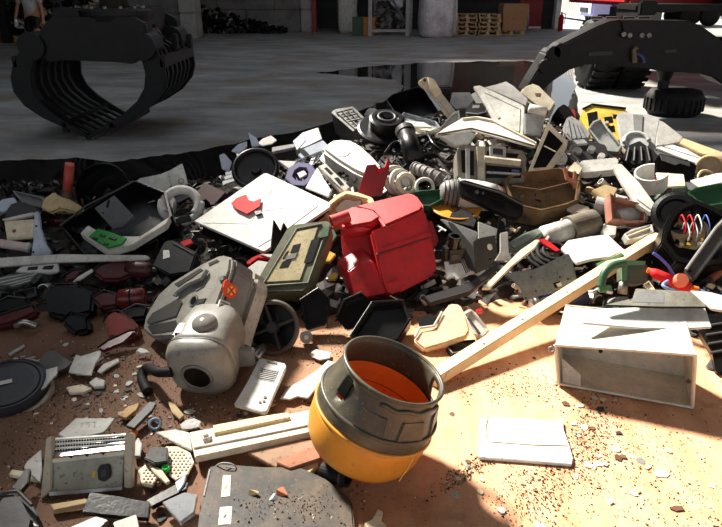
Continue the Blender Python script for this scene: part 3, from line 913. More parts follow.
T.part('end_cap', tube_bm([pB, pB + (pB - pA).normalized() * .012], .028, 16), M((214, 110, 100), .5, dirt=.2))
c = S(103, 203) + V((0, .06, .07)); ax = V((.05, -.80, .50))
T = Thing('round_tub', 'black round tub standing on edge behind the dark casing', 'tub', c - V((0, 0, .17)))
T.part('wall', lathe_bm([(.17, .05), (.18, .05), (.172, 0), (.15, -.12), (.14, -.12), (.163, .0), (.17, .05)], c, ax, 40), BLACK, smooth=True)
T.part('floor', lathe_bm([(0, -.10), (.15, -.10), (.15, -.12), (0, -.12)], c, ax, 40), BLACKG)
T.part('hub', lathe_bm([(0, -.05), (.05, -.05), (.06, -.11), (0, -.11)], c, ax, 24), BLACK, smooth=True)
# dark casing and what is in it
slab('dark_casing', 'large open dark plastic casing holding a grey plate on the left of the mound', 'casing', [(60, 226), (84, 210), (112, 193), (136, 180), (166, 192), (172, 216), (140, 236), (110, 254), (84, 254)], BLACK, n=(-.05, -.45, .9), t=.22, hollow=(.014, .11), bev=.004, tw=.08,
     det=[('bent_rim', 'bar', [(60, 226), (86, 206), (112, 193), (134, 181)], DGREY, .004, '', .007)])
slab('grey_plate', 'scuffed square dark grey plate inside the dark casing', 'plate', [(94, 208), (114, 195), (134, 216), (123, 227), (113, 229)], M((92, 94, 96), .3, dirt=.4), n=(-.1, -.72, .68), t=.02, tw=.20,
     det=[('slot', 'poly', [(108, 199), (110, 200), (108, 208), (106, 207)], BLACK, .002), ('hole', 'disc', (103, 213, .006), BLACK, .002)])
slab('white_tray', 'white tray rim holding the green circuit board', 'tray', [(80, 233), (88, 225), (106, 236), (140, 236), (170, 216), (166, 224), (132, 245), (107, 252)], WHITE2, n=(0, -.5, .87), t=.05, tw=.26)
T = slab('circuit_board', 'bright green circuit board lying in the white tray', 'circuit board', [(88, 236), (98, 228), (112, 232), (127, 238), (122, 244), (108, 248), (98, 242)], PCB, n=(0, -.45, .9), t=.012, tw=.33, pname='board',
     det=[('chip', 'poly', [(101, 233), (106, 235), (104, 237), (99, 235)], BLACK), ('chip', 'poly', [(110, 236), (117, 238), (115, 240), (108, 238)], BLACK), ('connector', 'poly', [(94, 236), (98, 238), (96, 240), (92, 238)], BLACK), ('connector', 'poly', [(104, 242), (109, 243), (108, 245), (103, 244)], BLACK)])
slab('white_sheet', 'bent off-white metal sheet with a fold and round emblem at the left', 'sheet', [(135, 182), (140, 178), (160, 174), (170, 170), (182, 163), (185, 172), (188, 184), (172, 189), (148, 201)], WHITE2, n=(.05, -.75, .66), t=.012, tw=.16,
     det=[('emblem', 'ring', (181, 181, .018, .002), DGREY, .002), ('screw', 'disc', (150, 190, .011), DGREY, .003), ('screw', 'disc', (171, 187, .009), DGREY, .003), ('fold', 'bar', [(168, 172), (171, 186)], LGREY, .001, '', .003)])
slab('grey_cover', 'smooth grey cover below the bent off-white sheet', 'cover', [(146, 202), (170, 192), (176, 200), (172, 216), (150, 213)], LGREY, n=FU, t=.05, tw=.10, bev=.01,
     det=[('button', 'disc', (164, 203, .010), BLACK, .003)])
# white ring bezel
c = S(186, 216) + V((0, -.08, .10)); ax = V((.12, -.70, .70))
T = Thing('ring_bezel', 'white plastic ring bezel with a dark badge beside the big white panel', 'bezel', c - V((0, 0, .1)))
T.part('ring', ring_bm(c, ax, .105, .030, seg=36, a0=math.radians(-35), a1=math.radians(215), up=(1, 0, 0), rseg=12), WHITE2, smooth=True)
bm2 = ring_bm(c, ax, .118, .026, seg=30, a0=math.radians(170), a1=math.radians(370), up=(1, 0, 0), rseg=12)
T.part('bezel_body', bm2, WHITE2, smooth=True)
dl = (c - V((0, 0, 0))); zz = ax.normalized(); xx = (V((1, 0, 0)) - zz * zz.x).normalized(); yy = zz.cross(xx)
mt = Matrix((xx, yy, zz)).transposed()
T.part('badge', box_bm(c + mt @ V((.03, -.115, .028)), .09, .04, .012, mt @ Matrix.Rotation(.35, 3, 'Z'), bev=.003), BLACK)
T.part('handle', box_bm(c + mt @ V((-.045, -.09, .02)), .02, .10, .03, mt @ Matrix.Rotation(.5, 3, 'Z'), bev=.006), SILVER)
slab('black_surround', 'black glossy bezel standing in the white ring', 'bezel', [(172, 196), (190, 186), (194, 195), (178, 203)], BLACKG, n=FU, t=.02, tw=.14, hollow=(.01, .012))
slab('black_case', 'black plastic case with a small white sticker left of the grey vacuum cleaner', 'case', [(152, 266), (164, 241), (172, 239), (197, 252), (190, 272), (170, 275)], BLACK, n=FU, t=.08, tw=.10, bev=.008,
     det=[('sticker', 'poly', [(163, 250), (169, 250), (170, 257), (163, 259)], WHITE, .002), ('groove', 'bar', [(173, 243), (193, 254)], DGREY, .002, '', .004)])
slab('red_shard', 'small red plastic shard behind the black case', 'shard', [(179, 242), (190, 238), (193, 243), (184, 247)], REDB, n=FU, t=.015, tw=.14)
slab('maroon_panel', 'dark maroon panel edge left of the big white panel', 'panel', [(196, 193), (204, 182), (226, 192), (214, 205), (199, 205)], MAROON, n=FU, t=.03)

# big white panel with dark frame
T = slab('appliance_cover', 'big scratched white appliance lid lying tilted with a red shard on it', 'lid', [(194, 221), (264, 173), (267, 173), (331, 203), (330, 207), (265, 251), (262, 251)], WHITE, n=(-.12, -.42, .9), t=.02, tw=.12, bev=.003, pname='top_sheet',
     det=[('crease', 'bar', [(203, 223), (250, 224), (258, 211)], LGREY, -.001, '', .003), ('crease', 'bar', [(256, 212), (284, 208), (300, 214)], LGREY, -.001, '', .003), ('groove', 'bar', [(258, 247), (282, 233), (318, 206)], DGREY, 0.0, '', .0025), ('rust_streak', 'poly', [(270, 190), (274, 187), (270, 196), (268, 198)], M((150, 146, 136), .6), .0005)])
pl = T.plane
low = Plane(pl.p0 - pl.n * .045, pl.n)
T.part('dark_frame', prism(low.pts([(198, 223), (264, 178), (329, 206), (328, 210), (266, 255), (262, 256), (200, 228)]), low.n, .06, .004), BLACK)
lw2 = Plane(pl.p0 - pl.n * .03, pl.n)
T.part('edge_strip', prism(lw2.pts([(197, 222), (264, 175), (331, 205), (331, 208), (266, 253), (262, 253)]), low.n, .008, .002), LGREY)
up = Plane(pl.p0 + pl.n * .018, pl.n)
single('red_shard', 'bright red jagged plastic shard lying on the big white lid', 'shard', prism(up.pts([(231, 203), (236, 198), (246, 194), (249, 200), (254, 201), (261, 198), (260, 206), (254, 210), (247, 214), (236, 209)]), up.n, .010, .002), REDB)
up = Plane(pl.p0 + pl.n * .016, pl.n)
single('black_bit', 'tiny black plastic bit beside the red shard on the white lid', 'shard', prism(up.pts([(254, 211), (261, 210), (262, 213), (256, 215)]), up.n, .014, .002), BLACK)
slab('black_wedge', 'pointed black plastic wedge leaning on the lower edge of the big white lid', 'shard', [(274, 219), (281, 231), (284, 222), (291, 234), (284, 246), (271, 251)], BLACK, n=RF, t=.02, tw=.16)
slab('red_bumper', 'curved red and white plastic strip under the big white lid', 'strip', [(246, 262), (252, 257), (262, 253), (272, 255), (270, 259), (258, 258), (249, 265)], REDB, n=FU, t=.02, tw=.12,
     det=[('white_edge', 'poly', [(260, 254), (272, 254), (276, 258), (268, 257)], WHITE, .006)])
slab('white_card', 'white plastic sheet wedged between the vacuum cleaner and the green case', 'sheet', [(247, 268), (258, 260), (270, 262), (262, 278), (254, 284)], WHITE, n=FU, t=.015, tw=.08)

# green case with tan recess
T = slab('tool_case', 'worn olive green case with a tan recessed lid beside the red canister', 'case',
     [(257, 289), (259, 276), (287, 228), (293, 224), (328, 220), (331, 224), (329, 236), (316, 268), (309, 287), (303, 292), (262, 293)], OLIVE, n=(-.08, -.62, .78), t=.12, tw=.14, bev=.008,
     det=[('panel', 'poly', [(265, 282), (295, 232), (318, 227), (300, 280)], M((178, 164, 124), .6, dirt=.5, dcol=(96, 88, 60)), .006),
          ('cut_out', 'poly', [(293, 245), (301, 243), (298, 252), (290, 253)], BLACK, .008), ('cut_out', 'poly', [(283, 261), (292, 259), (288, 267), (279, 268)], BLACK, .008),
          ('cut_out', 'poly', [(286, 252), (289, 250), (285, 258), (282, 259)], BLACK, .008),
          ('insert', 'poly', [(286, 256), (298, 252), (295, 258), (285, 260)], GREY, .010),
          ('side_recess', 'poly', [(311, 240), (321, 236), (312, 262), (303, 264)], BLACK, .006),
          ('rim', 'bar', [(263, 285), (297, 229), (322, 224), (326, 232), (308, 283), (264, 286)], OLIVE, .004, '', .006),
          ('latch', 'poly', [(322, 228), (330, 226), (328, 236), (320, 238)], GREEN, .014)])
slab('green_clip', 'dark green plastic clip between the case and the red canister', 'clip', [(322, 240), (333, 228), (337, 236), (330, 246), (324, 248)], GREEN, n=FU, t=.03, tw=.12)

# cream torn bowl
pts = [(322, 213), (327, 203), (336, 195), (346, 190), (358, 192), (372, 197), (375, 203), (366, 214), (352, 220), (333, 226)]
slab('torn_housing', 'torn cream plastic housing with a burnt brown inside behind the red canister', 'housing', pts, M((220, 196, 150), .55, dirt=.35, dcol=(150, 100, 50)), n=(-.1, -.55, .83), t=.12, tw=.10, hollow=(.035, .1), bev=.006,
     det=[('burnt_inside', 'poly', [(336, 208), (344, 199), (355, 201), (362, 200), (360, 208), (350, 214), (338, 216)], M((66, 36, 20), .8, dirt=.4), -.01)])
for lab, pts in (('yellow plastic scrap peeking out under the green case', [(318, 255), (328, 250), (336, 254), (330, 262), (322, 262)]), ('curved yellow plastic bit low beside the red canister', [(328, 276), (334, 272), (338, 274), (336, 279), (328, 280)]),
                 ('yellow crumpled bit above the green case', [(314, 216), (322, 213), (326, 219), (318, 222)])):
    slab('yellow_bit', lab, 'shard', pts, YEL, n=FU, t=.02, tw=.1)

# ------------------------------------------------------------------ red jerrycan
def jerrycan():
    base = S(372, 298)
    T = Thing('jerrycan', 'big dusty red plastic canister tilted on the mound with spout to the left', 'canister', base)
    A = S(386, 296); dn = V((.18, -.80, .57)).normalized()
    pl = Plane(A - ray(386, 296).normalized() * .10, dn)
    face = [(371, 231), (381, 227), (414, 212), (421, 208), (425, 210), (428, 221), (434, 246), (437, 266), (436, 273), (428, 278), (404, 290), (390, 293), (384, 291)]
    P = pl.pts(face)
    T.part('tank', prism(P, pl.n, .21, .018), RED)
    # mid seam and panels
    T.part('seam_groove', tube_bm([pl.pt(x, y, .001) for x, y in ((376, 255), (395, 249), (430, 237))], .006), M((92, 18, 22), .6))
    T.part('seam_ridge', prism(pl.pts([(376, 249), (395, 243), (431, 231), (432, 236), (395, 248), (377, 254)], .006), pl.n, .02, .003), RED)
    T.part('foot_lug', prism(pl.pts([(384, 284), (400, 279), (401, 287), (388, 293)], .02), pl.n, .03, .004), RED)
    # shoulder: left part set back
    p2 = Plane(pl.p0 - pl.n * .075, (pl.n + V((-.18, 0, .1))).normalized())
    sh = [(342, 214), (362, 209), (380, 218), (382, 227), (374, 232), (386, 293), (354, 300), (346, 280), (336, 262), (344, 256), (341, 238)]
    T.part('shoulder', prism(p2.pts(sh), p2.n, .16, .010), RED)
    # lower left step, lit top
    lp = Plane(p2.p0 + p2.n * .085, p2.n)
    T.part('step', hull_bm(lp.pts([(349, 271), (357, 299), (386, 293), (372, 262), (360, 262)]) + p2.pts([(336, 262), (361, 247), (380, 262), (386, 293), (352, 299)]), .006), RED)
    T.part('recess_wall', prism(lp.pts([(340, 229), (362, 226), (372, 229), (362, 232), (346, 233)], -.01), p2.n, .08, .004), RED)
    # upper shoulder with grip
    gp = Plane(pl.p0 + pl.n * .0, pl.n)
    tn = V((-.12, -.30, .94)).normalized()
    tp = Plane(pl.pt(402, 217, .004), tn)
    T.part('top_ridge', prism(tp.pts([(352, 206), (380, 199), (409, 192), (416, 194), (424, 205), (421, 210), (384, 226), (378, 217), (372, 211)]), tn, .06, .012), RED)
    T.part('spout_ramp', prism(tp.pts([(335, 215), (352, 206), (372, 208), (381, 216), (372, 222), (350, 226), (343, 226)], -.004), tn, .05, .010), RED)
    c = gp.pt(340, 219, -.05); d = (gp.pt(330, 222, -.02) - gp.pt(352, 214, -.02)).normalized()
    sp_ = T.part('spout', lathe_bm([(.034, -.05), (.034, .035), (.037, .037), (.037, .05), (.029, .05), (.029, -.04), (0, -.04)], c, d, 24), RED, smooth=False)
    T.part('spout_mouth', lathe_bm([(0, .02), (.028, .02), (.028, .0), (0, .0)], c, d, 20), M((60, 14, 16), .7), parent=sp_)
    T.part('side_strap', prism(pl.pts([(427, 222), (432, 220), (439, 240), (436, 247), (431, 244)], -.02), pl.n, .05, .004), REDD)
jerrycan()
slab('red_bracket', 'torn dark red plastic bracket standing behind the red canister', 'bracket', [(357, 196), (362, 180), (367, 165), (376, 164), (379, 170), (385, 167), (388, 157), (390, 159), (389, 172), (385, 184), (382, 196)], REDD, n=(.15, -.9, .4), t=.02, tw=.12, bev=.003,
     det=[('bent_lip', 'poly', [(376, 170), (385, 167), (388, 160), (388, 166), (379, 174)], REDB, .012)])
# white hood
T = slab('white_hood', 'white rounded appliance hood lying upside on the upper slope', 'hood', [(321, 149), (326, 143), (332, 139), (342, 138), (352, 139), (360, 144), (372, 155), (382, 166), (378, 172), (370, 178), (352, 170), (336, 160)], WHITE, n=(-.12, -.40, .9), t=.12, tw=.10, bev=.022, pname='shell',
     det=[('raised_oval', 'disc', (343, 152, .05), WHITE, .004)])
pl = Plane(T.plane.p0 - T.plane.n * .10, T.plane.n)
T.part('skirt', prism(pl.pts([(319, 158), (330, 142), (353, 142), (385, 172), (372, 190), (362, 192), (342, 179)]), pl.n, .035, .008), WHITE2)
slab('slotted_bar', 'white slotted control bar in front of the white hood', 'bar', [(318, 166), (325, 163), (350, 187), (346, 191), (340, 191)], WHITE2, n=FU, t=.04, tw=.12,
     det=[('slot', 'poly', [(324, 168), (327, 167), (333, 173), (330, 174)], BLACK, .003), ('slot', 'poly', [(334, 178), (338, 177), (344, 184), (340, 185)], BLACK, .003), ('rail', 'bar', [(322, 170), (343, 190)], LGREY, .006, '', .004)])
slab('crumpled_sheet', 'crumpled white sheet right of the purple basket', 'sheet', [(305, 188), (317, 167), (322, 176), (331, 190), (328, 197), (316, 192)], WHITE2, n=LU, t=.015, tw=.10)
# purple basket
pts = [(285, 178), (289, 167), (298, 162), (310, 163), (316, 170), (314, 180), (304, 186), (292, 185)]
T = slab('plastic_basket', 'dusky purple plastic basket ring on the upper left slope', 'basket', pts, PURPLE, n=(0, -.5, .87), t=.06, tw=.08, hollow=(.05, .05), bev=.004,
     det=[('slat', 'bar', [(293, 170), (298, 182)], PURPLE, -.02, '', .005), ('slat', 'bar', [(300, 166), (304, 184)], PURPLE, -.02, '', .005), ('slat', 'bar', [(308, 167), (310, 180)], PURPLE, -.02, '', .005), ('white_core', 'poly', [(297, 173), (304, 170), (307, 174), (300, 178)], WHITE, -.01)])
# white/blue box
T = slab('foam_box', 'white box with a tall folded flap at the upper left edge of the mound', 'box', [(293, 141), (303, 132), (318, 127), (322, 139), (310, 145), (300, 149)], WHITE, n=(-.1, -.45, .88), t=.14, tw=.05, bev=.006,
     det=[('flap', 'poly', [(293, 141), (303, 132), (306, 140), (297, 150)], LBLUE, .004)])
slab('blue_plastic_sheet', 'pale blue plastic panel leaning below the white flap box', 'panel', [(298, 155), (304, 148), (323, 140), (329, 146), (312, 158), (303, 160)], LBLUE, n=FU, t=.02, tw=.10,
     det=[('dark_slot', 'poly', [(299, 151), (304, 149), (310, 155), (306, 158)], BLACK, .003)])
slab('white_wedge', 'small white triangular sheet left of the purple basket', 'sheet', [(277, 160), (297, 161), (290, 170)], WHITE, n=FU, t=.012, tw=.05)
slab('clear_tray', 'translucent bluish tray above the purple basket', 'tray', [(288, 168), (294, 161), (322, 150), (328, 158), (312, 168)], CLEAR, n=FU, t=.03, tw=.06, hollow=(.012, .02))
# round dark pan and sheets
c = S(256, 184) + V((0, .02, .10)); ax = V((.0, -.72, .69))
T = Thing('round_pan', 'black round pan standing on edge above the big white lid', 'pan', c - V((0, 0, .14)))
T.part('rim', ring_bm(c, ax, .145, .018, 40), BLACK, smooth=True)
T.part('dish', lathe_bm([(0, -.03), (.09, -.03), (.145, 0), (.15, -.012), (.09, -.045), (0, -.045)], c, ax, 40), DGREY, smooth=True)
T.part('hub', lathe_bm([(0, 0), (.03, -.0), (.035, -.03), (0, -.03)], c, ax, 18), BLACK)
for lab, pts, m_, n_ in (('lavender grey bent sheet standing left of the round pan', [(219, 155), (224, 153), (232, 162), (229, 172), (222, 169)], LBLUE, FR),
                         ('white curled sheet above the round pan', [(231, 151), (238, 144), (247, 141), (247, 147), (239, 154)], LBLUE, FR),
                         ('pointed pale sheet shard at the upper left crest', [(248, 132), (257, 138), (260, 146), (252, 147)], LBLUE, FR),
                         ('bright white crumpled foil at the upper left crest', [(257, 143), (263, 138), (271, 135), (277, 140), (272, 144), (262, 146)], WHITE, FU)):
    slab('sheet_shard', lab, 'sheet', pts, m_, n=n_, t=.010, tw=.05, a=(240, 178))
for i, (lab, x0, y0, x1, y1) in enumerate((('upper', 225, 172, 252, 164), ('middle', 224, 176, 246, 170), ('lower', 222, 181, 246, 174))):
    slab('silver_strip', 'silver metal strip, %s of three stacked left of the round pan' % lab, 'strip', [(x0, y0), (x1, y1), (x1 + 1, y1 + 3), (x0 + 1, y0 + 4)], SILVER, n=FU, t=.015, tw=.06 + i * .02, group='stacked silver strips')
slab('silver_strip', 'thin silver strip above the round pan', 'strip', [(236, 152), (256, 148), (256, 151), (237, 156)], SILVER, n=FU, t=.015, tw=.04, a=(245, 178))
slab('grey_rail', 'straight grey rail behind the white flap box', 'rail', [(272, 147), (296, 143), (296, 147), (272, 152)], LGREY, n=FU, t=.03)

# ================================================================== things on the mound, crest and right part
T = slab('camp_stove', 'grey metal cooker with a grid top at the crest behind the white hood', 'cooker', [(331, 112), (335, 109), (353, 106), (371, 124), (368, 128), (353, 131)], STEEL, n=(-.15, -.35, .92), t=.20, tw=.05, bev=.004,
     det=[('grid_bar', 'bar', [(336 + k * 5.5, 111.5 - k * .8), (356 + k * 4.2, 129.5 - k * 1.4)], DGREY, .012, '', .006) for k in range(4)] +
         [('grid_bar', 'bar', [(336 + k * 6, 113 + k * 4.4), (352 + k * 5.6, 109 + k * 4.6)], DGREY, .016, '', .006) for k in range(4)] +
         [('burner', 'disc', (347, 114, .03), BLACK, .008), ('burner', 'disc', (357, 122, .03), BLACK, .008)])
c = S(372, 116) + V((0, .05, .03))
T = Thing('white_dome', 'small white dome behind the black fan housing', 'dome', c)
T.part('shell', lathe_bm([(.085, -.02), (.085, 0), (.075, .03), (.05, .05), (0, .06)], c, (0, -.2, 1), 24), WHITE, smooth=True)
T.part('flange', lathe_bm([(0, -.03), (.10, -.03), (.10, -.018), (0, -.018)], c, (0, -.2, 1), 24), LGREY)
c = S(386, 138) + V((0, -.02, .10)); ax = V((.05, -.35, .93))
T = Thing('fan_housing', 'black round fan housing with stepped rings on the crest', 'fan', c - V((0, 0, .1)))
T.part('base_ring', lathe_bm([(.10, -.06), (.20, -.06), (.205, -.03), (.19, -.02), (.10, -.02)], c, ax, 40), BLACK, smooth=False)
T.part('drum', lathe_bm([(.125, -.05), (.125, .05), (.11, .06), (.085, .06), (.08, .04), (0, .04)], c, ax, 36), BLACK, smooth=False)
T.part('inner_ring', ring_bm(c + ax.normalized() * .062, ax, .06, .012, 28), DGREY, smooth=True)
T.part('hub', lathe_bm([(0, .075), (.03, .075), (.034, .04), (0, .04)], c, ax, 18), BLACKG)
slab('black_tub', 'deep black plastic tub lying open at the crest', 'tub', [(386, 99), (392, 94), (418, 86), (428, 90), (442, 108), (436, 116), (408, 124), (398, 118)], BLACK, n=(-.15, -.4, .9), t=.16, hollow=(.012, .13), tw=.02, bev=.006)
slab('clear_tray', 'shallow clear plastic tray with white liner at the crest', 'tray', [(395, 121), (404, 112), (436, 121), (441, 127), (430, 131), (404, 127)], CLEAR, n=UP, t=.04, hollow=(.01, .03), tw=.12,
     det=[('liner', 'poly', [(404, 121), (424, 122), (432, 127), (408, 126)], WHITE2, -.01)])
slab('long_strip', 'thin pale strip lying across the crest left of the white table top', 'strip', [(398, 129), (440, 128), (452, 126), (440, 133), (405, 134)], CREAM, n=UP, t=.012, tw=.15)
T = slab('lever_arm', 'cream jointed lever arm sticking up at the crest', 'arm', [(420, 81), (423, 77), (429, 76), (433, 79), (441, 91), (448, 100), (466, 124), (464, 127), (458, 125), (438, 101), (433, 97), (428, 88)], BEIGE, n=(.35, -.75, .55), t=.05, tw=.06, bev=.008,
     det=[('joint_cover', 'poly', [(428, 77), (434, 79), (442, 92), (436, 97), (430, 88)], CREAM, .012), ('inner_strut', 'bar', [(425, 88), (440, 110)], LBLUE, -.03, '', .012), ('pin', 'disc', (425, 80, .012), DGREY, .006)])
slab('grey_unit', 'flat grey box unit at the crest right of the cream lever arm', 'unit', [(450, 103), (452, 92), (470, 92), (474, 100), (468, 108), (456, 109)], GREY, n=FU, t=.08, tw=.02)
slab('speaker_pod', 'rounded dark grey speaker pod with a light rim at the crest', 'speaker', [(465, 112), (468, 104), (474, 102), (484, 102), (488, 107), (486, 113), (479, 117), (467, 117)], DGREY, n=FU, t=.06, tw=.14, bev=.012,
     det=[('rim', 'bar', [(466, 113), (478, 114), (486, 112), (487, 106)], LGREY, .003, '', .005), ('label_plate', 'poly', [(473, 105), (480, 105), (479, 108), (472, 108)], LGREY, .003)])
slab('white_frame_piece', 'broken white plastic strut frame left of the white table top', 'frame piece', [(437, 132), (452, 113), (459, 110), (461, 122), (455, 128), (446, 128)], WHITE2, n=FR, t=.025, tw=.16, hollow=(.02, .02))
# crest white sheets
T = slab('fridge_door', 'large off-white appliance door standing upright on the crest', 'appliance door', [(473, 86), (480, 85), (500, 94), (523, 105), (525, 108), (524, 134), (520, 138), (514, 136), (497, 128), (486, 106)], WHITE2, n=(-.22, -.5, .84), t=.03, tw=.22, bev=.005,
     det=[('raised_border', 'bar', [(484, 92), (520, 109), (519, 132), (500, 124), (484, 92)], WHITE2, .002, '', .004), ('latch', 'disc', (498, 117, .012), TAN, .006)])
slab('folded_sheet', 'bright white folded sheet behind the upright appliance door', 'sheet', [(484, 87), (497, 84), (506, 81), (514, 86), (528, 99), (526, 106), (505, 96)], WHITE, n=FU, t=.02, tw=.10)
slab('white_card', 'slanting white sheet left of the upright appliance door', 'sheet', [(471, 94), (478, 90), (490, 108), (489, 116), (480, 108)], WHITE, n=FU, t=.015, tw=.12)
slab('rounded_case', 'beige rounded plastic case at the top right of the crest', 'case', [(519, 93), (524, 86), (532, 82), (540, 85), (557, 102), (553, 110), (547, 115), (536, 106)], BEIGE, n=(.1, -.5, .86), t=.10, tw=.06, bev=.018,
     det=[('hinge_mark', 'poly', [(535, 93), (541, 93), (540, 96), (536, 96)], BROWN, .003), ('seam', 'bar', [(521, 97), (536, 108), (546, 116)], DGREY, -.03, '', .004)])
slab('black_cone', 'dark curved plastic scoop right of the beige case', 'scoop', [(552, 116), (558, 107), (564, 103), (570, 107), (576, 117), (566, 121)], BLACK, n=FU, t=.08, tw=.03, bev=.01)
T = slab('table_board', 'broad white plastic table top lying with its underside showing', 'table top', [(436, 134), (448, 126), (462, 118), (478, 116), (494, 119), (537, 142), (534, 147), (500, 138), (471, 130)], WHITE, n=(0, -.42, .91), t=.012, tw=.30, a=(470, 160), bev=.003,
     det=[('raised_rim', 'bar', [(462, 119), (476, 117.5), (493, 121), (534, 142)], CREAM, .004, '', .008), ('dark_edge', 'bar', [(438, 134), (471, 128.5), (500, 136), (534, 146)], BROWN, .0, '', .007)])
slab('table_apron', 'curved white underside apron below the table top', 'apron', [(440, 136), (470, 131), (476, 134), (468, 144), (456, 146)], WHITE2, n=FR, t=.04, tw=.20, a=(456, 160))
slab('grey_panel', 'smooth grey panel right of the upright appliance door', 'panel', [(525, 113), (546, 115), (541, 136), (525, 134)], LGREY, n=FR, t=.02, tw=.16, a=(535, 155))  # loose plain grey panel
pA, pB = S(524, 150) + V((0, -.02, .28)), S(540, 150) + V((0, -.05, .26))
T = Thing('white_roll', 'short white tube lying on the grey panel', 'tube', pA)
T.part('tube', tube_bm([pA, pB], .03, 16), WHITE, smooth=True); T.part('core', tube_bm([pB, pB + (pB - pA).normalized() * .01], .018, 12), DGREY)
T = slab('framed_pane', 'framed dark glass pane standing on edge on the crest', 'pane', [(546, 126), (549, 123), (568, 141), (566, 148), (548, 174), (527, 174)], BEIGE, n=(-.30, -.82, .48), t=.03, tw=.16, bev=.004, pname='frame',
     det=[('glass', 'poly', [(549, 130), (563, 143), (546, 167), (533, 168)], BLACKG, .003), ('glazing_bar', 'bar', [(544, 146), (556, 152)], BEIGE, .004, '', .004)])
# printer chassis
T = slab('printer_chassis', 'grey-beige printer chassis with open shelves under the table top', 'printer', [(457, 150), (462, 144), (523, 150), (527, 158), (524, 182), (470, 186), (458, 176)], M((122, 118, 106), .6, dirt=.5), n=(0, -.86, .5), t=.18, tw=.14, bev=.006,
     det=[('dark_bay', 'poly', [(461, 150), (474, 151), (474, 176), (462, 172)], BLACK, .003), ('dark_bay', 'poly', [(486, 165), (522, 168), (521, 178), (486, 178)], BLACK, .003), ('dark_bay', 'poly', [(487, 151), (519, 154), (517, 158), (487, 156)], BLACK, .003),
          ('roller', 'bar', [(484, 159), (520, 163)], BEIGE, .02, '', .022), ('upright', 'poly', [(477, 146), (485, 147), (485, 182), (478, 183)], BEIGE, .02), ('upright', 'poly', [(466, 148), (470, 148), (470, 178), (466, 178)], LGREY, .02),
          ('display_frame', 'poly', [(490, 146), (506, 147), (506, 157), (490, 156)], LGREY, .02), ('display', 'poly', [(493, 148), (503, 149), (503, 155), (493, 154)], DGREY, .024), ('lower_bar', 'poly', [(487, 171), (520, 173), (520, 175), (487, 173)], LGREY, .02), ('violet_tag', 'poly', [(512, 169), (520, 170), (519, 173), (512, 172)], PURPLE, .022)])
# black cylinder + hose + cables
pA, pB = S(412, 168) + V((.02, -.03, .05)), S(404, 148) + V((0, -.05, .13))
T = Thing('black_cylinder', 'black plastic cylinder leaning below the fan housing', 'cylinder', pA)
T.part('barrel', tube_bm([pA, pB], .062, 24), BLACK, smooth=True); T.part('collar', tube_bm([pA.lerp(pB, .9), pA.lerp(pB, 1.03)], .067, 24), DGREY)
T = Thing('hose_elbow', 'dusty grey corrugated hose elbow left of the white motor drum', 'hose', S(420, 182))
path = smoothpath([S(414, 176) + V((0, -.03, .06)), S(424, 181) + V((0, -.04, .07)), S(438, 186) + V((0, -.05, .06)), S(446, 190) + V((0, -.03, .02))], 8)
T.part('tube', tube_bm(path, .038, 14), M((110, 102, 100), .6, dirt=.4), smooth=True)
for p_, q_ in zip(path[::3], path[1::3]): T.part('rib', ring_bm(p_, q_ - p_, .038, .006, 16), GREY)
for i, (lab, pts) in enumerate((('black cable looping below the fan housing', [(384, 160), (396, 150), (420, 158), (430, 148), (450, 152)]), ('black cable hanging beside the printer chassis', [(426, 140), (432, 152), (444, 158), (456, 150)]),
                                ('black cable bundle strand left of the printer chassis', [(420, 165), (434, 160), (446, 168), (458, 164)]), ('black cable snaking under the white hood', [(384, 176), (396, 168), (408, 176), (420, 170)]))):
    single('cable', lab, 'cable', tube_bm(smoothpath([S(x, y) + V((0, -.04, .05 + .02 * math.sin(i + k))) for k, (x, y) in enumerate(pts)]), .010, 8), BLACKG, smooth=True)
# motor drum
def drum():
    c = S(466, 205) + V((0, -.02, .07)); ax = (S(505, 203) + V((.06, .0, .06)) - S(442, 205) - V((0, 0, .11))).normalized()
    T = Thing('motor_drum', 'white cylindrical motor drum with a grey mesh cap behind the black long panel', 'motor', c - V((0, 0, .1)))
    T.part('white_shell', lathe_bm([(.085, -.06), (.092, -.05), (.095, .0), (.09, .10), (.08, .17), (.06, .17)], c, ax, 32), WHITE, smooth=True)
    T.part('mesh_cap', lathe_bm([(0, -.17), (.05, -.165), (.075, -.14), (.085, -.10), (.09, -.06), (.06, -.055)], c, ax, 32), GREY, smooth=True)
    for k in range(4): T.part('mesh_ring', ring_bm(c - ax * (.075 + k * .024), ax, .091 - k * .006, .004, 32), DGREY)
    T.part('tan_end', lathe_bm([(.08, .165), (.07, .20), (.055, .24), (.03, .245), (0, .245)], c, ax, 32), M((170, 140, 122), .5, dirt=.4), smooth=True)
    T.part('label_ring', ring_bm(c - ax * .055, ax, .094, .005, 32), WHITE)
drum()
slab('black_long_panel', 'long black ridged panel lying in front of the white motor drum', 'panel', [(459, 181), (464, 179), (500, 190), (523, 202), (523, 214), (517, 219), (508, 217), (460, 195)], BLACK, n=(-.05, -.75, .66), t=.04, tw=.26, bev=.006,
     det=[('raised_lip', 'bar', [(461, 182), (500, 193), (522, 205)], DGREY, .004, '', .006), ('knob', 'disc', (477, 192, .012), DGREY, .008), ('knob', 'disc', (483, 193, .008), DGREY, .008), ('slot', 'poly', [(490, 198), (504, 203), (504, 206), (490, 201)], BLACKG, .004)])
c = S(455, 213) + V((0, -.02, .035)); ax = V((.02, -.22, .97))
T = Thing('orange_disc', 'flat orange-yellow round disc lying right of the red canister', 'disc', c)
T.part('plate', lathe_bm([(0, 0), (.13, 0), (.148, .008), (.152, .016), (.146, .02), (.12, .012), (0, .012)], c, ax, 48), M((206, 136, 40), .45, dirt=.35, dcol=(120, 70, 20)), smooth=True)
T.part('center_boss', lathe_bm([(0, .02), (.03, .02), (.035, .01), (0, .01)], c, ax, 20), BROWN)
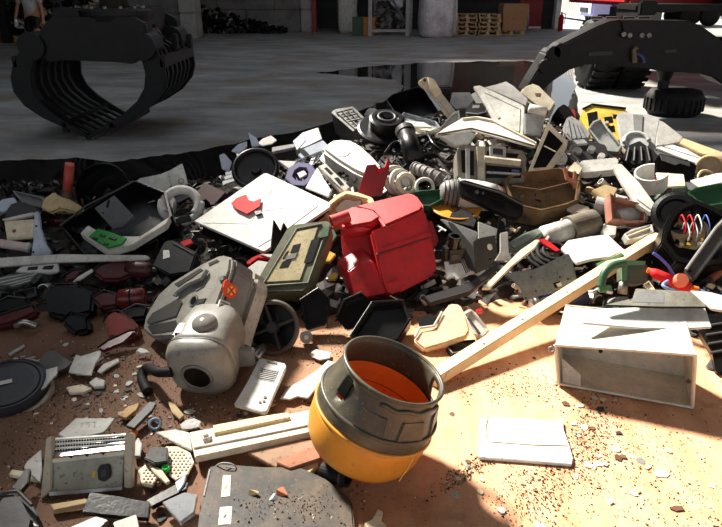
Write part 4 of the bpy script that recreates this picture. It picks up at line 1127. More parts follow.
slab('black_cloth', 'crumpled black rag lying on the orange disc', 'rag', [(441, 221), (450, 211), (462, 206), (472, 209), (480, 220), (476, 230), (458, 226)], RUBBER, n=FU, t=.05, tw=.08, bev=.02)
slab('green_tray', 'dark green tray behind the red canister', 'tray', [(408, 193), (420, 190), (442, 189), (443, 199), (430, 206), (414, 205)], GREEN, n=FU, t=.05, tw=.12, hollow=(.012, .035))
c = S(424, 197) + V((0, -.02, .07))
single('white_hoop', 'white plastic hoop standing in the dark green tray', 'hoop', ring_bm(c, (0, -.8, .5), .052, .011, 28), WHITE2, smooth=True)
c = S(401, 190) + V((0, -.03, .05))
T = Thing('blower_wheel', 'dusty beige blower wheel rings right of the torn red bracket', 'wheel', c - V((0, 0, .06)))
for k in range(3): T.part('ring', ring_bm(c + V((-.03 + .03 * k, .04 - .04 * k, .01)), (.45, -.7, .5), .085 - k * .012, .016, 32), [BEIGE, LGREY, CREAM][k], smooth=True)
T.part('hub', lathe_bm([(0, -.02), (.035, -.02), (.03, .05), (0, .05)], c, (.45, -.7, .5), 18), WHITE2)
c = S(418, 182) + V((0, -.01, .05))
single('white_hoop', 'pale ring half hidden behind the beige blower wheel', 'hoop', ring_bm(c, (-.3, -.75, .5), .05, .014, 28), WHITE2, smooth=True)

# black bottle and sheet metal by the canister
c = S(448, 262) + V((.0, -.17, .03)); ax = V((.1, -.12, .98))
T = Thing('black_bottle', 'black square bottle with a round open neck right of the red canister', 'bottle', c)
q = Matrix.Rotation(.15, 3, 'Z')
T.part('bottle_body', box_bm(c + V((0, 0, .075)), .105, .10, .15, q, bev=.02), BLACK)
T.part('neck', lathe_bm([(.03, .14), (.03, .19), (.036, .19), (.036, .205), (.024, .205), (.024, .15), (0, .15)], c + V((-.02, -.01, 0)), ax, 24), BLACKG, smooth=False)
T.part('label_area', box_bm(c + q @ V((.0, -.052, .09)), .05, .004, .03, q), DGREY)
slab('contact_card', 'white card with brown contact strips leaning below the black bottle', 'card', [(444, 261), (463, 252), (475, 272), (457, 280), (454, 277), (447, 279)], WHITE, n=FU, t=.012, tw=.18,
     det=[('contact_strip', 'poly', [(458 + k * 1.6, 255 - k * .9), (459 + k * 1.6, 254.6 - k * .9), (467 + k * 1.6, 273 - k * .9), (466 + k * 1.6, 273.4 - k * .9)], BROWN, .002) for k in range(4)])
slab('sheet_metal_bracket', 'folded dark sheet metal bracket with a round hole right of the black bottle', 'bracket', [(474, 241), (480, 238), (495, 235), (498, 250), (494, 263), (486, 269), (476, 274)], M((70, 68, 62), .4, metal=.5, dirt=.4), n=RF, t=.012, tw=.22,
     det=[('hole', 'disc', (490, 247, .018), WHITE, .002), ('slot', 'poly', [(489, 259), (496, 256), (496, 257), (489, 260.5)], BLACK, .002)])
slab('bracket_wing', 'slanting dark wing of folded sheet metal left of the round hole bracket', 'bracket', [(447, 221), (453, 223), (475, 249), (476, 273), (468, 268), (457, 241)], M((58, 57, 54), .4, metal=.5, dirt=.4), n=LF, t=.012, tw=.22)
slab('white_flap', 'white triangular inner flap of the folded sheet metal', 'sheet', [(440, 219), (444, 219), (478, 232), (474, 252)], WHITE, n=FR, t=.01, tw=.18)
slab('white_card', 'white square card standing above the folded bracket', 'card', [(478, 221), (498, 229), (497, 235), (478, 241)], WHITE, n=FR, t=.01, tw=.17)
slab('black_hook', 'black curved hook right of the folded bracket', 'hook', [(497, 234), (499, 220), (504, 221), (506, 232), (501, 248), (497, 246)], BLACK, n=FR, t=.02, tw=.17)
slab('white_plate', 'white notched plate right of the folded bracket', 'plate', [(500, 233), (508, 231), (509, 252), (513, 260), (494, 261), (500, 252)], WHITE, n=FR, t=.012, tw=.13)
slab('dark_rail', 'dark metal rail lying under the folded bracket', 'rail', [(424, 296), (470, 282), (498, 262), (497, 270), (470, 292), (430, 303)], DGREY, n=FU, t=.04, tw=.10)
slab('wooden_lath', 'thin cream wooden slat slanting up from the dark rail', 'slat', [(481, 289), (490, 280), (520, 250), (536, 239), (540, 240), (536, 247), (512, 266), (489, 289)], CREAM, n=(-.2, -.55, .8), t=.015, tw=.20)
slab('green_grey_tube', 'dented grey-green sheet tube above the cream slat', 'tube', [(506, 243), (524, 232), (541, 226), (545, 232), (536, 240), (514, 250)], M((126, 138, 126), .5, dirt=.5), n=FU, t=.06, tw=.12, bev=.015)
slab('dark_corner', 'thin bent wire strip above the grey plate', 'strip', [(541, 243), (556, 226), (562, 217), (563, 219), (546, 243)], CREAM, n=FU, t=.01, tw=.14)
T = slab('grey_plate', 'grey metal plate with a square hole leaning above the wooden beam', 'plate', [(507, 274), (516, 271), (532, 270), (545, 264), (569, 253), (573, 262), (578, 283), (560, 289), (525, 301), (521, 288)], M((128, 134, 132), .35, metal=.3, dirt=.45), n=(.05, -.78, .62), t=.012, tw=.14,
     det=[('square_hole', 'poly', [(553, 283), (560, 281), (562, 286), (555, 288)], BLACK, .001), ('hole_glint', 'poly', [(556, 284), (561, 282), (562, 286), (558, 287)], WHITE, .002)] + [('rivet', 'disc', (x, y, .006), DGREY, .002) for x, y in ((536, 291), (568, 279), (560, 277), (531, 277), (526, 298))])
c = S(545, 262) + V((0, -.03, .05))
T = Thing('belt_coil', 'coil of black rubber belts behind the grey plate', 'belt', c)
for k in range(4): T.part('loop', ring_bm(c + V((.01 * k, -.008 * k, .012 * k)), (.1 - .05 * k, -.4, .9), .115 - .018 * k, .011, 32), RUBBER, smooth=True)
slab('red_strip', 'thin red plastic strip above the coil of belts', 'strip', [(537, 239), (545, 238), (552, 243), (561, 250), (556, 252), (546, 246)], REDB, n=FU, t=.012, tw=.14)
pA, pB = S(533, 312) + V((0, -.02, .045)), S(585, 306) + V((0, .02, .05))
T = Thing('blue_grey_canister', 'dark blue-grey cylinder lying behind the wooden beam', 'cylinder', pA)
T.part('barrel', tube_bm([pA, pB], .052, 24), M((58, 64, 84), .35, metal=.4, dirt=.3), smooth=True)
T.part('end_rim', tube_bm([pA - (pB - pA).normalized() * .012, pA.lerp(pB, .05)], .056, 24), SILVER, smooth=True)

# ---- right upper part
T = slab('smoked_crate', 'brown translucent crate on the upper slope beside the framed pane', 'crate', [(503, 180), (511, 173), (560, 167), (581, 174), (581, 199), (567, 205), (541, 211), (513, 204)], SMOKE, n=(0, -.55, .83), t=.16, tw=.14, hollow=(.02, .10), bev=.006,
     det=[('fold_line', 'bar', [(512, 186), (540, 190), (580, 180)], BROWN, .004, '', .005)])
slab('copper_bracket', 'copper coloured forked bracket on the edge of the brown crate', 'bracket', [(563, 168), (567, 167), (569, 177), (573, 178), (574, 170), (577, 172), (577, 188), (573, 188), (572, 183), (566, 180)], COPPER, n=FR, t=.015, tw=.24)
slab('clear_sheet', 'rumpled tan film below the brown crate', 'film', [(566, 208), (576, 202), (590, 206), (593, 216), (578, 214)], M((176, 166, 148), .35, dirt=.3), n=FU, t=.03, tw=.10, bev=.01)
pA, pB = S(545, 246) + V((-.02, -.03, .07)), S(596, 232) + V((-.02, 0, .06))
T = Thing('grey_can', 'grey metal can with a white end lying left of the cream cover sheet', 'can', pA)
T.part('white_end', tube_bm([pA, pA.lerp(pB, .5)], .060, 28), WHITE2, smooth=True); T.part('grey_sleeve', tube_bm([pA.lerp(pB, .48), pB], .076, 28), M((118, 110, 98), .5, metal=.3, dirt=.5), smooth=False)
slab('cream_cover', 'large cream cover sheet lying above the wooden beam', 'cover', [(561, 248), (568, 240), (590, 236), (608, 234), (614, 240), (625, 250), (610, 257), (592, 259), (577, 263)], WHITE, n=UP, t=.02, tw=.16,
     det=[('brown_edge', 'bar', [(577, 262), (592, 258), (624, 250)], TAN, -.012, '', .006)])
slab('green_strip', 'thin green and yellow strip under the cream cover sheet', 'strip', [(596, 263), (610, 258), (622, 252), (625, 255), (612, 262), (600, 268)], GREENL, n=FU, t=.02, tw=.16)
pA, pB = S(616, 226) + V((0, -.02, .05)), S(640, 222) + V((0, 0, .05))
T = Thing('white_cylinder', 'white plastic cylinder lying above the cream cover sheet', 'cylinder', pA)
T.part('barrel', tube_bm([pA, pB], .058, 24), WHITE, smooth=True); T.part('end_cap', tube_bm([pA - (pB - pA).normalized() * .015, pA], .048, 24), CREAM)
slab('white_block', 'small white perforated block left of the white cylinder', 'block', [(602, 231), (604, 224), (617, 226), (616, 235), (606, 236)], WHITE, n=FU, t=.05, tw=.10)
slab('small_crate', 'small white slatted crate right of the white cylinder', 'crate', [(624, 234), (632, 229), (652, 224), (654, 232), (640, 238), (628, 240)], WHITE, n=FU, t=.05, tw=.12, hollow=(.012, .035),
     det=[('slat', 'bar', [(628, 236), (650, 228)], CREAM, .002, '', .005)])
slab('white_bar', 'broad white plastic bar leaning across the right upper slope', 'bar', [(613, 167), (615, 164), (621, 163), (640, 183), (656, 205), (653, 213), (649, 213), (637, 205), (622, 183)], WHITE, n=(-.25, -.62, .74), t=.04, tw=.26, bev=.006,
     det=[('end_groove', 'bar', [(637, 199), (652, 210)], LGREY, .002, '', .003)])
slab('pink_box', 'translucent pinkish-brown open box under the white bar', 'box', [(610, 193), (616, 197), (632, 201), (646, 204), (646, 221), (630, 222), (612, 219)], M((164, 116, 100), .35, dirt=.4), n=FR, t=.10, tw=.16, hollow=(.010, .07))
slab('tan_pulley', 'tan bent board piece left of the white bar', 'board', [(592, 190), (606, 184), (618, 188), (612, 200), (600, 200)], TAN, n=FU, t=.03, tw=.08)
pA, pB = S(593, 212) + V((0, -.01, .05)), S(612, 216) + V((0, -.02, .05))
single('grey_roll', 'short ribbed grey roll left of the pinkish box', 'roll', tube_bm([pA, pA.lerp(pB, .5), pB], .05, 20), LGREY, smooth=False)
slab('long_white_box', 'long white rectangular box behind the white bar', 'box', [(576, 168), (582, 160), (616, 157), (619, 160), (618, 170), (584, 173)], WHITE, n=FU, t=.06, tw=.10, bev=.006)
slab('cream_block', 'small cream wedge block left of the long white box', 'block', [(567, 171), (575, 161), (583, 168), (578, 176)], CREAM, n=FU, t=.05, tw=.12)
c = S(648, 190) + V((0, -.02, .07))
T = Thing('white_collar', 'white curved plastic collar with a red mark on the right upper slope', 'collar', c - V((0, 0, .07)))
bm2 = lathe_bm([(.085, -.05), (.095, -.05), (.10, .06), (.09, .06), (.085, -.05)], c, (-.25, -.25, .93), 24, a0=math.radians(60), a1=math.radians(330), up=(1, 0, 0)); T.part('band', bm2, WHITE, smooth=False)
T.part('red_mark', box_bm(c + V((-.01, -.099, .03)), .035, .006, .015), REDB)
slab('white_card', 'white card with red print behind the white collar', 'card', [(632, 164), (658, 163), (662, 168), (656, 172), (636, 170)], WHITE, n=FU, t=.01, tw=.06,
     det=[('red_print', 'poly', [(641, 165), (648, 165), (649, 168), (643, 168)], REDB, .001)])
slab('cream_board', 'cream board lying right of the white collar', 'board', [(656, 172), (684, 174), (686, 186), (660, 187)], CREAM, n=UP, t=.015, tw=.08)
T = slab('grey_hood_panel', 'grey pressed panel with a round arch at the right end of the crest', 'panel', [(617, 115), (621, 112), (640, 114), (660, 118), (657, 132), (655, 149), (640, 152), (622, 148)], LGREY, n=(-.1, -.55, .83), t=.03, tw=.10,
     det=[('vertical_rib', 'poly', [(633, 114), (643, 115), (642, 132), (634, 132)], GREY, .008)])
pl = T.plane
T.part('arch', ring_bm(pl.pt(637, 142, .02), pl.n, .085, .018, 24, math.radians(0), math.radians(180), up=(1, 0, 0)), LGREY, smooth=True)
T.part('arch_face', lathe_bm([(0, 0), (.08, 0), (.08, -.02), (0, -.02)], pl.pt(637, 142, .02), pl.n, 28), M((182, 184, 184), .3, dirt=.3))
slab('folded_white_panel', 'bright white folded panel at the right end of the crest', 'panel', [(657, 119), (664, 122), (683, 137), (680, 142), (666, 145), (656, 146)], WHITE, n=(-.2, -.7, .68), t=.02, tw=.12)
slab('ribbed_black_cover', 'black ribbed cover in front of the grey arched panel', 'cover', [(622, 157), (630, 144), (640, 140), (654, 150), (662, 158), (650, 164), (632, 165)], RUBBER, n=FU, t=.06, tw=.12, bev=.008,
     det=[('rib', 'bar', [(629 + k * 6, 148 - k * .5), (626 + k * 8, 161)], DGREY, .006, '', .007) for k in range(4)])
slab('long_white_trim', 'long bright white trim running down the right slope', 'trim', [(656, 148), (661, 142), (668, 143), (722, 160), (740, 168), (722, 171), (690, 161)], WHITE, n=(0, -.35, .93), t=.025, tw=.14,
     det=[('groove', 'bar', [(662, 146), (690, 155), (724, 166)], LGREY, .002, '', .004)])
slab('cream_trim', 'cream wooden strip behind the long white trim', 'trim', [(672, 139), (684, 138), (730, 155), (730, 161), (700, 153)], TAN, n=UP, t=.02, tw=.06)
slab('dark_housing', 'long dark appliance housing below the long white trim', 'housing', [(655, 160), (660, 153), (690, 161), (697, 165), (694, 180), (676, 178), (658, 172)], BLACK, n=FR, t=.08, tw=.14,
     det=[('grey_lip', 'poly', [(660, 154), (690, 162), (690, 166), (680, 163), (676, 165), (662, 160)], GREY, .006)])
pA, pB = S(706, 176) + V((0, -.02, .06)), S(730, 170) + V((.05, .05, .06))
T = Thing('tan_drum', 'tan round drum at the right edge of the mound', 'drum', pA)
T.part('shell', tube_bm([pA, pB], .085, 28), M((164, 140, 112), .5, dirt=.4), smooth=False); T.part('end_rim', ring_bm(pA, pB - pA, .082, .01, 28), TAN)
c = S(704, 182) + V((0, -.02, .03))
single('tan_hoop', 'tan metal hoop in front of the long white trim', 'hoop', ring_bm(c, (.1, -.75, .6), .055, .010, 28), TAN, smooth=True)
slab('cream_sheet', 'bright cream sheet below the tan hoop', 'sheet', [(690, 180), (716, 173), (730, 172), (730, 181), (700, 187)], WHITE, n=UP, t=.015, tw=.12)
slab('grey_pouch', 'soft dark grey pouch left of the bright cream sheet', 'pouch', [(667, 186), (672, 179), (690, 180), (702, 186), (694, 192), (670, 192)], GREY, n=FU, t=.06, tw=.08, bev=.02)
# yellow casing and grey trough
T = slab('yellow_casing', 'battered yellow machine casing with dark openings on the right crest', 'casing', [(580, 116), (583, 109), (590, 105), (606, 105), (626, 109), (629, 113), (626, 138), (614, 143), (592, 138)], YEL, n=(-.1, -.55, .83), t=.12, tw=.08, bev=.01,
     det=[('opening', 'poly', [(587, 113), (597, 111), (598, 124), (589, 126)], BLACK, .004), ('opening', 'poly', [(604, 117), (612, 116), (613, 122), (605, 123)], BLACK, .004), ('opening', 'poly', [(606, 127), (614, 125), (615, 131), (607, 132)], BLACK, .004),
          ('opening', 'poly', [(613, 114), (622, 115), (621, 118), (613, 118)], BLACK, .004), ('knob', 'disc', (607, 122, .014), LGREY, .02), ('top_rim', 'bar', [(583, 109), (592, 104.5), (626, 108.5)], BLACK, .004, '', .010)])
slab('grey_trough', 'grey curved plastic trough in front of the yellow casing', 'trough', [(588, 128), (593, 121), (600, 118), (610, 130), (622, 146), (618, 152), (608, 151), (598, 142)], LGREY, n=(-.35, -.65, .68), t=.05, tw=.15, hollow=(.016, .035), bev=.006)
slab('ribbed_grey_drum', 'ribbed grey half drum left of the yellow casing', 'drum', [(565, 133), (566, 118), (571, 114), (582, 121), (592, 133), (590, 139), (572, 140)], LGREY, n=FU, t=.10, tw=.08, bev=.014,
     det=[('rib', 'bar', [(568 + k * 4, 120 + k * 2.0), (571 + k * 5, 138)], GREY, .002, '', .005) for k in range(4)])
T = slab('gear_unit', 'greasy dark gear unit below the ribbed grey drum', 'gear unit', [(568, 152), (571, 143), (590, 140), (606, 144), (610, 156), (598, 163), (576, 162)], DGREY, n=FU, t=.08, tw=.08, bev=.01,
     det=[('gear', 'disc', (578, 150, .03), STEEL, .02), ('gear', 'disc', (592, 148, .025), GREY, .03), ('white_plug', 'disc', (602, 155, .022), WHITE2, .04), ('plate', 'poly', [(573, 140), (584, 139), (588, 143), (577, 144)], LGREY, .02)])

# ---- right: electronics housing, bar, tool, plug, panels
T = slab('machine_housing', 'black opened machine housing with exposed wiring at the right edge', 'machine housing', [(661, 243), (664, 226), (672, 211), (684, 202), (697, 199), (712, 205), (730, 216), (732, 262), (702, 268), (676, 262)], BLACK, n=(-.1, -.66, .74), t=.18, tw=.24, hollow=(.04, .06), bev=.008)
pl = plane_for([(690, 268)], (-.1, -.66, .74), .015, None, None, .20)
T2 = Thing('wiring_board', 'cluttered circuit board with red white and blue wires inside the black housing', 'circuit board', pl.pt(690, 236))
T2.part('board', prism(pl.pts([(670, 230), (684, 214), (706, 222), (712, 232), (696, 250), (676, 246)], -.02), pl.n, .015, .002), M((176, 160, 118), .6, dirt=.4))
rng = random.Random(9)
for k in range(14):
    x, y = rng.uniform(676, 704), rng.uniform(221, 244)
    T2.part('component', prism(pl.pts([(x, y), (x + rng.uniform(2, 5), y + 1), (x + 4, y + rng.uniform(2.5, 4)), (x, y + 3)], .0 + rng.random() * .015), pl.n, .03, .001), rng.choice([BLACK, CREAM, WHITE, GREEN, BLUE, DGREY, YEL]))
for k, m_ in enumerate((REDB, WHITE, REDB, LBLUE, WHITE, BLACK, BLUE)):
    x, y = 678 + k * 4, 222 + (k * 7) % 14
    T2.part('wire', tube_bm(smoothpath([pl.pt(x, y, .01), pl.pt(x + 4, y - 7, .04), pl.pt(x + 8, y + 4, .05), pl.pt(x + 6, y + 12, .02)]), .004, 6), m_, smooth=True)
c = pl.pt(676, 214, -.02)
T = Thing('toothed_wheel', 'black toothed wheel behind the opened machine housing', 'wheel', c)
T.part('rim', ring_bm(c, (-.35, -.7, .6), .10, .026, 32), BLACK, smooth=False)
T.part('disc', lathe_bm([(0, 0), (.09, 0), (.09, -.02), (0, -.02)], c, (-.35, -.7, .6), 32), DGREY)
slab('housing_arm', 'black jointed arm running right from the toothed wheel', 'arm', [(682, 200), (688, 194), (706, 204), (730, 218), (730, 228), (704, 214)], BLACK, n=FU, t=.05, tw=.22,
     det=[('bolt', 'disc', (700, 205, .01), STEEL, .006), ('bolt', 'disc', (706, 209, .01), STEEL, .006)])
slab('green_bin_tray', 'green plastic tray above the opened machine housing', 'tray', [(687, 192), (696, 187), (720, 183), (730, 184), (730, 203), (708, 206), (696, 200)], M((48, 92, 66), .4, dirt=.35), n=FU, t=.06, tw=.12, hollow=(.014, .04))
slab('steel_channel', 'heavy dark grey steel channel bar leaning at the right edge', 'bar', [(684, 272), (690, 260), (716, 224), (726, 214), (734, 230), (722, 244), (697, 277), (691, 280)], M((84, 86, 84), .4, metal=.4, dirt=.5), n=(-.2, -.62, .75), t=.04, tw=.30,
     det=[('flange', 'bar', [(686, 270), (716, 228), (728, 216)], GREY, .008, '', .008), ('bolt_hole', 'disc', (690, 271, .008), BLACK, .002)])
for i, (lab, pts, m_, r_) in enumerate((('tan broken rod below the steel channel', [(700, 274), (712, 270), (730, 264)], TAN, .022), ('brown rod behind the red plug', [(664, 252), (674, 258), (686, 268)], BROWN, .02), ('dark rod at the right edge below the steel channel', [(704, 284), (714, 276), (728, 270)], RUSTY, .02))):
    P = [S(x, y) + V((0, -.05, .05)) for x, y in pts]
    T = Thing('rod', lab, 'rod', P[0]); T.part('shaft', tube_bm(P, r_, 12), m_, smooth=True); T.part('tip', tube_bm([P[0], P[0] + (P[0] - P[1]).normalized() * .02], r_ * .8, 12), DGREY)
T = slab('green_power_tool', 'green power tool body with curved handle resting on the wooden beam end', 'power tool', [(622, 264), (627, 261), (646, 262), (650, 266), (649, 281), (636, 284), (622, 281)], M((78, 84, 70), .5, dirt=.4), n=FR, t=.08, tw=.30, bev=.012,
     det=[('green_cap', 'poly', [(622, 262), (628, 260), (627, 281), (622, 281)], GREENL, .008), ('green_cap', 'poly', [(625, 260), (646, 261), (645, 265), (625, 265)], GREENL, .008)])
pl = T.plane
T.part('handle', tube_bm(smoothpath([pl.pt(624, 263, .02), pl.pt(612, 266, .03), pl.pt(604, 274, .03), pl.pt(601, 287, .02)], 8), .020, 14), GREEN, smooth=True)
T.part('guard', prism(pl.pts([(600, 284), (612, 285), (612, 291), (601, 291)], .02), pl.n, .04, .004), GREENL)
T.part('motor_neck', tube_bm([pl.pt(624, 282, -.01), pl.pt(622, 294, -.03)], .022, 16), STEEL, smooth=True)
T.part('spindle', tube_bm([pl.pt(606, 291, .01), pl.pt(612, 292, .01)], .012, 12), SILVER)
# red plug tool
pl = plane_for([(670, 296)], (0, -.5, .87), .03, None, None, .26)
T = Thing('red_plug', 'red cable coupling with yellow ends and a blue cable lying on the grey panel', 'cable coupling', pl.pt(668, 283))
cc = [pl.pt(x, y, .02) for x, y in ((650, 271), (656, 274), (668, 279), (680, 284), (690, 288))]
T.part('coupling_body', tube_bm(cc, [.016, .026, .024, .03, .024], 16), REDB, smooth=True)
T.part('end_nut', tube_bm([pl.pt(647, 270, .02), pl.pt(651, 271.5, .02)], .014, 12), ORANGE); T.part('end_nut', tube_bm([pl.pt(690, 288, .02), pl.pt(698, 290, .02)], .016, 12), ORANGE)
T.part('cap', lathe_bm([(0, .04), (.03, .04), (.034, .02), (.03, 0), (0, 0)], pl.pt(678, 282, .03), (.1, -.7, .7), 20), M((226, 120, 90), .4, dirt=.2), smooth=False)
T.part('blue_cable', tube_bm(smoothpath([pl.pt(698, 290, .02), pl.pt(708, 294, .02), pl.pt(732, 299, .01)]), .010, 10), M((120, 140, 190), .4, dirt=.2), smooth=True)
T.part('blue_cable', tube_bm(smoothpath([pl.pt(674, 276, .02), pl.pt(668, 266, .05), pl.pt(660, 258, .08), pl.pt(653, 253, .09)]), .008, 10), M((70, 84, 170), .4, dirt=.2), smooth=True)
T.part('blue_loop', tube_bm(smoothpath([pl.pt(668, 281, .05), pl.pt(663, 285, .06), pl.pt(668, 289, .06), pl.pt(674, 291, .04)]), .008, 10), M((120, 140, 190), .4, dirt=.2), smooth=True)

# ================================================================== foreground on the floor, right
BX = G(560, 386)
CASE_W = M((206, 200, 184), .5, dirt=.35, dcol=(120, 106, 84))
def white_box():
    """open white casing lying on its side, mouth to the camera"""
    b0, b1 = G(558, 386), G(692, 410)
    dx = (b1 - b0).normalized(); back = V((-dx.y, dx.x, 0))
    hgt = .155
    T = Thing('white_casing', 'large open white metal casing lying on its side on the orange floor', 'casing', (b0 + b1) / 2)
    L = (b1 - b0).length
    # top rim points from the picture at the casing's own height
    t0 = atY(555, 345, (b0.y - .02)); t1 = atY(696, 355, b1.y - .02)
    u0 = t0 + back * .30 + V((.02, 0, .035)); u1 = t1 + back * .26 + V((-.02, 0, .03))
    f0, f1 = b0 + V((0, 0, .012)), b1 + V((0, 0, .012))
    g0, g1 = f0 + back * .26, f1 + back * .24
    th = .008
    def sheet(name, A, mat=WHITE):
        n_ = (A[1] - A[0]).cross(A[2] - A[0]).normalized()
        T.part(name, prism(A, n_, th, .002), mat)
    sheet('top_wall', [t0, t1, u1, u0], CASE_W)
    sheet('bottom_wall', [f0, f1, g1, g0], CASE_W)
    sheet('back_wall', [g0 - V((0, .004, .012)), g1 - V((0, .004, .012)), u1 + V((0, .004, .003)), u0 + V((0, .004, .003))], CASE_W)
    sheet('end_wall', [f0, t0, u0, g0], CASE_W)
    sheet('end_wall', [f1, g1, u1, t1], CASE_W)
    for A, B in ((t0, t1), (f0, f1), (f0, t0), (f1, t1)):
        T.part('folded_edge', tube_bm([A, B], .006, 8), CASE_W)
    for f_, z_ in ((.33, .45), (.96, .5)):
        p = f0.lerp(f1, f_).lerp(t0.lerp(t1, f_), z_) + back * (.2 if f_ < .9 else .02)
        T.part('hole', lathe_bm([(0, 0), (.009, 0), (.009, .004), (0, .004)], p - back * .02, -back, 12), BLACK)
    T.part('corner_tab', prism([f0 + V((.02, 0, .0)), f0 + dx * .09, f0 + dx * .09 + V((0, .02, .05)), f0 + V((.02, .06, .09))], V((0, -1, 0)), .006, .001), WHITE2)
    T.part('clip', ring_bm(t0 + V((-.012, 0, -.02)), (0, -1, 0), .012, .004, 14), STEEL)
    return t0, t1, u0, u1
t0, t1, u0, u1 = white_box()
# panels stacked on the casing
def on_casing(name, label, cat, pts, mat, dz, t, n, det=()):
    pl = Plane((u0 + u1) / 2 + V((0, 0, dz)), n)
    bm2 = prism(pl.pts(pts), pl.n, t, .003)
    if det:
        T = Thing(name, label, cat, base_of(bm2)); T.part('sheet', bm2, mat); add_det(T, pl, det); return T
    return single(name, label, cat, bm2, mat)
on_casing('white_shelf_panel', 'long white shelf panel resting on the open white casing', 'panel', [(582, 323), (599, 308), (640, 307), (705, 306), (712, 327), (680, 329), (640, 328)], WHITE, .07, .012, (0, -.36, .93),
          [('dark_edge', 'bar', [(583, 323.5), (640, 328.5), (684, 330)], DGREY, -.010, '', .004)])
on_casing('grey_sheet', 'grey metal sheet with sloping edges lying on the white shelf panel', 'sheet', [(602, 305), (633, 298), (636, 288), (690, 291), (698, 297), (707, 307), (660, 307)], M((142, 142, 130), .5, metal=.3, dirt=.45), .105, .012, (0, -.36, .93),
          [('dark_edge', 'bar', [(603, 305.5), (660, 307.5), (706, 307.5)], BLACK, -.004, '', .004), ('flat_patch', 'poly', [(640, 291), (664, 292), (664, 303), (632, 302)], GREY, .001)])
on_casing('cream_sheet', 'bright cream sheet behind the red plug at the right edge', 'sheet', [(690, 290), (712, 292), (730, 298), (730, 312), (712, 309)], WHITE, .09, .012, (0, -.36, .93))
slab('black_crate', 'black slotted plastic crate at the right edge behind the white casing', 'crate', [(700, 332), (706, 314), (734, 312), (734, 376), (716, 372), (712, 352)], BLACK, n=(-.3, -.6, .74), t=.06, tw=.04,
     det=[('slat', 'bar', [(704 + k * 2, 326 + k * 9), (732, 322 + k * 9)], DGREY, .004, '', .006) for k in range(4)])
slab('silver_clip', 'crumpled silver clip on the floor at the right edge', 'clip', [(706, 366), (712, 357), (720, 358), (722, 365), (712, 371)], SILVER, n=FU, t=.02)
# wooden beam
A, B = G(431, 386) + V((0, 0, .03)), S(652, 242) + V((0, -.06, .05))
d = (B - A).normalized(); sd = d.cross(V((0, 0, 1))).normalized(); upv = sd.cross(d)
T = Thing('wooden_beam', 'long square pale wooden beam slanting from the floor up the mound', 'beam', A)
hw = .031
rot = Matrix((d, sd, upv)).transposed()
T.part('timber', box_bm((A + B) / 2, (B - A).length, hw * 2, hw * 1.7, rot, bev=.003), M((214, 190, 146), .75, dirt=.3, dcol=(130, 96, 60), scale=4))
for f in (.18, .33, .52, .7): T.part('nail_hole', lathe_bm([(0, 0), (.006, 0), (.006, .002), (0, .002)], A.lerp(B, f) + upv * hw * .85 + sd * .01, upv, 10), BROWN)
# flat plate
def floor_slab(name, label, cat, pts, mat, t=.01, z=None, n=(0, 0, 1), det=(), group=None, hollow=None, bev=.002):
    z = t + .002 if z is None else z
    a = max(pts, key=lambda q: q[1]); pl = Plane(G(a[0], a[1], z), n)
    bm2 = prism(pl.pts(pts), pl.n, t, bev, hollow)
    if det:
        T = Thing(name, label, cat, base_of(bm2), group); T.part('body', bm2, mat); add_det(T, pl, det); T.plane = pl; return T
    return single(name, label, cat, bm2, mat, group)
floor_slab('white_cover', 'flat white plastic cover with a curved cut end lying on the orange floor', 'cover', [(480, 417), (510, 418), (563, 420), (564, 430), (570, 447), (573, 458), (572, 464), (510, 459), (479, 457)], WHITE, .014,
           det=[('groove', 'bar', [(488, 417.5), (486, 427), (487, 437), (490, 442), (530, 445), (568, 446)], M((150, 130, 96), .6), .0, '', .003)])

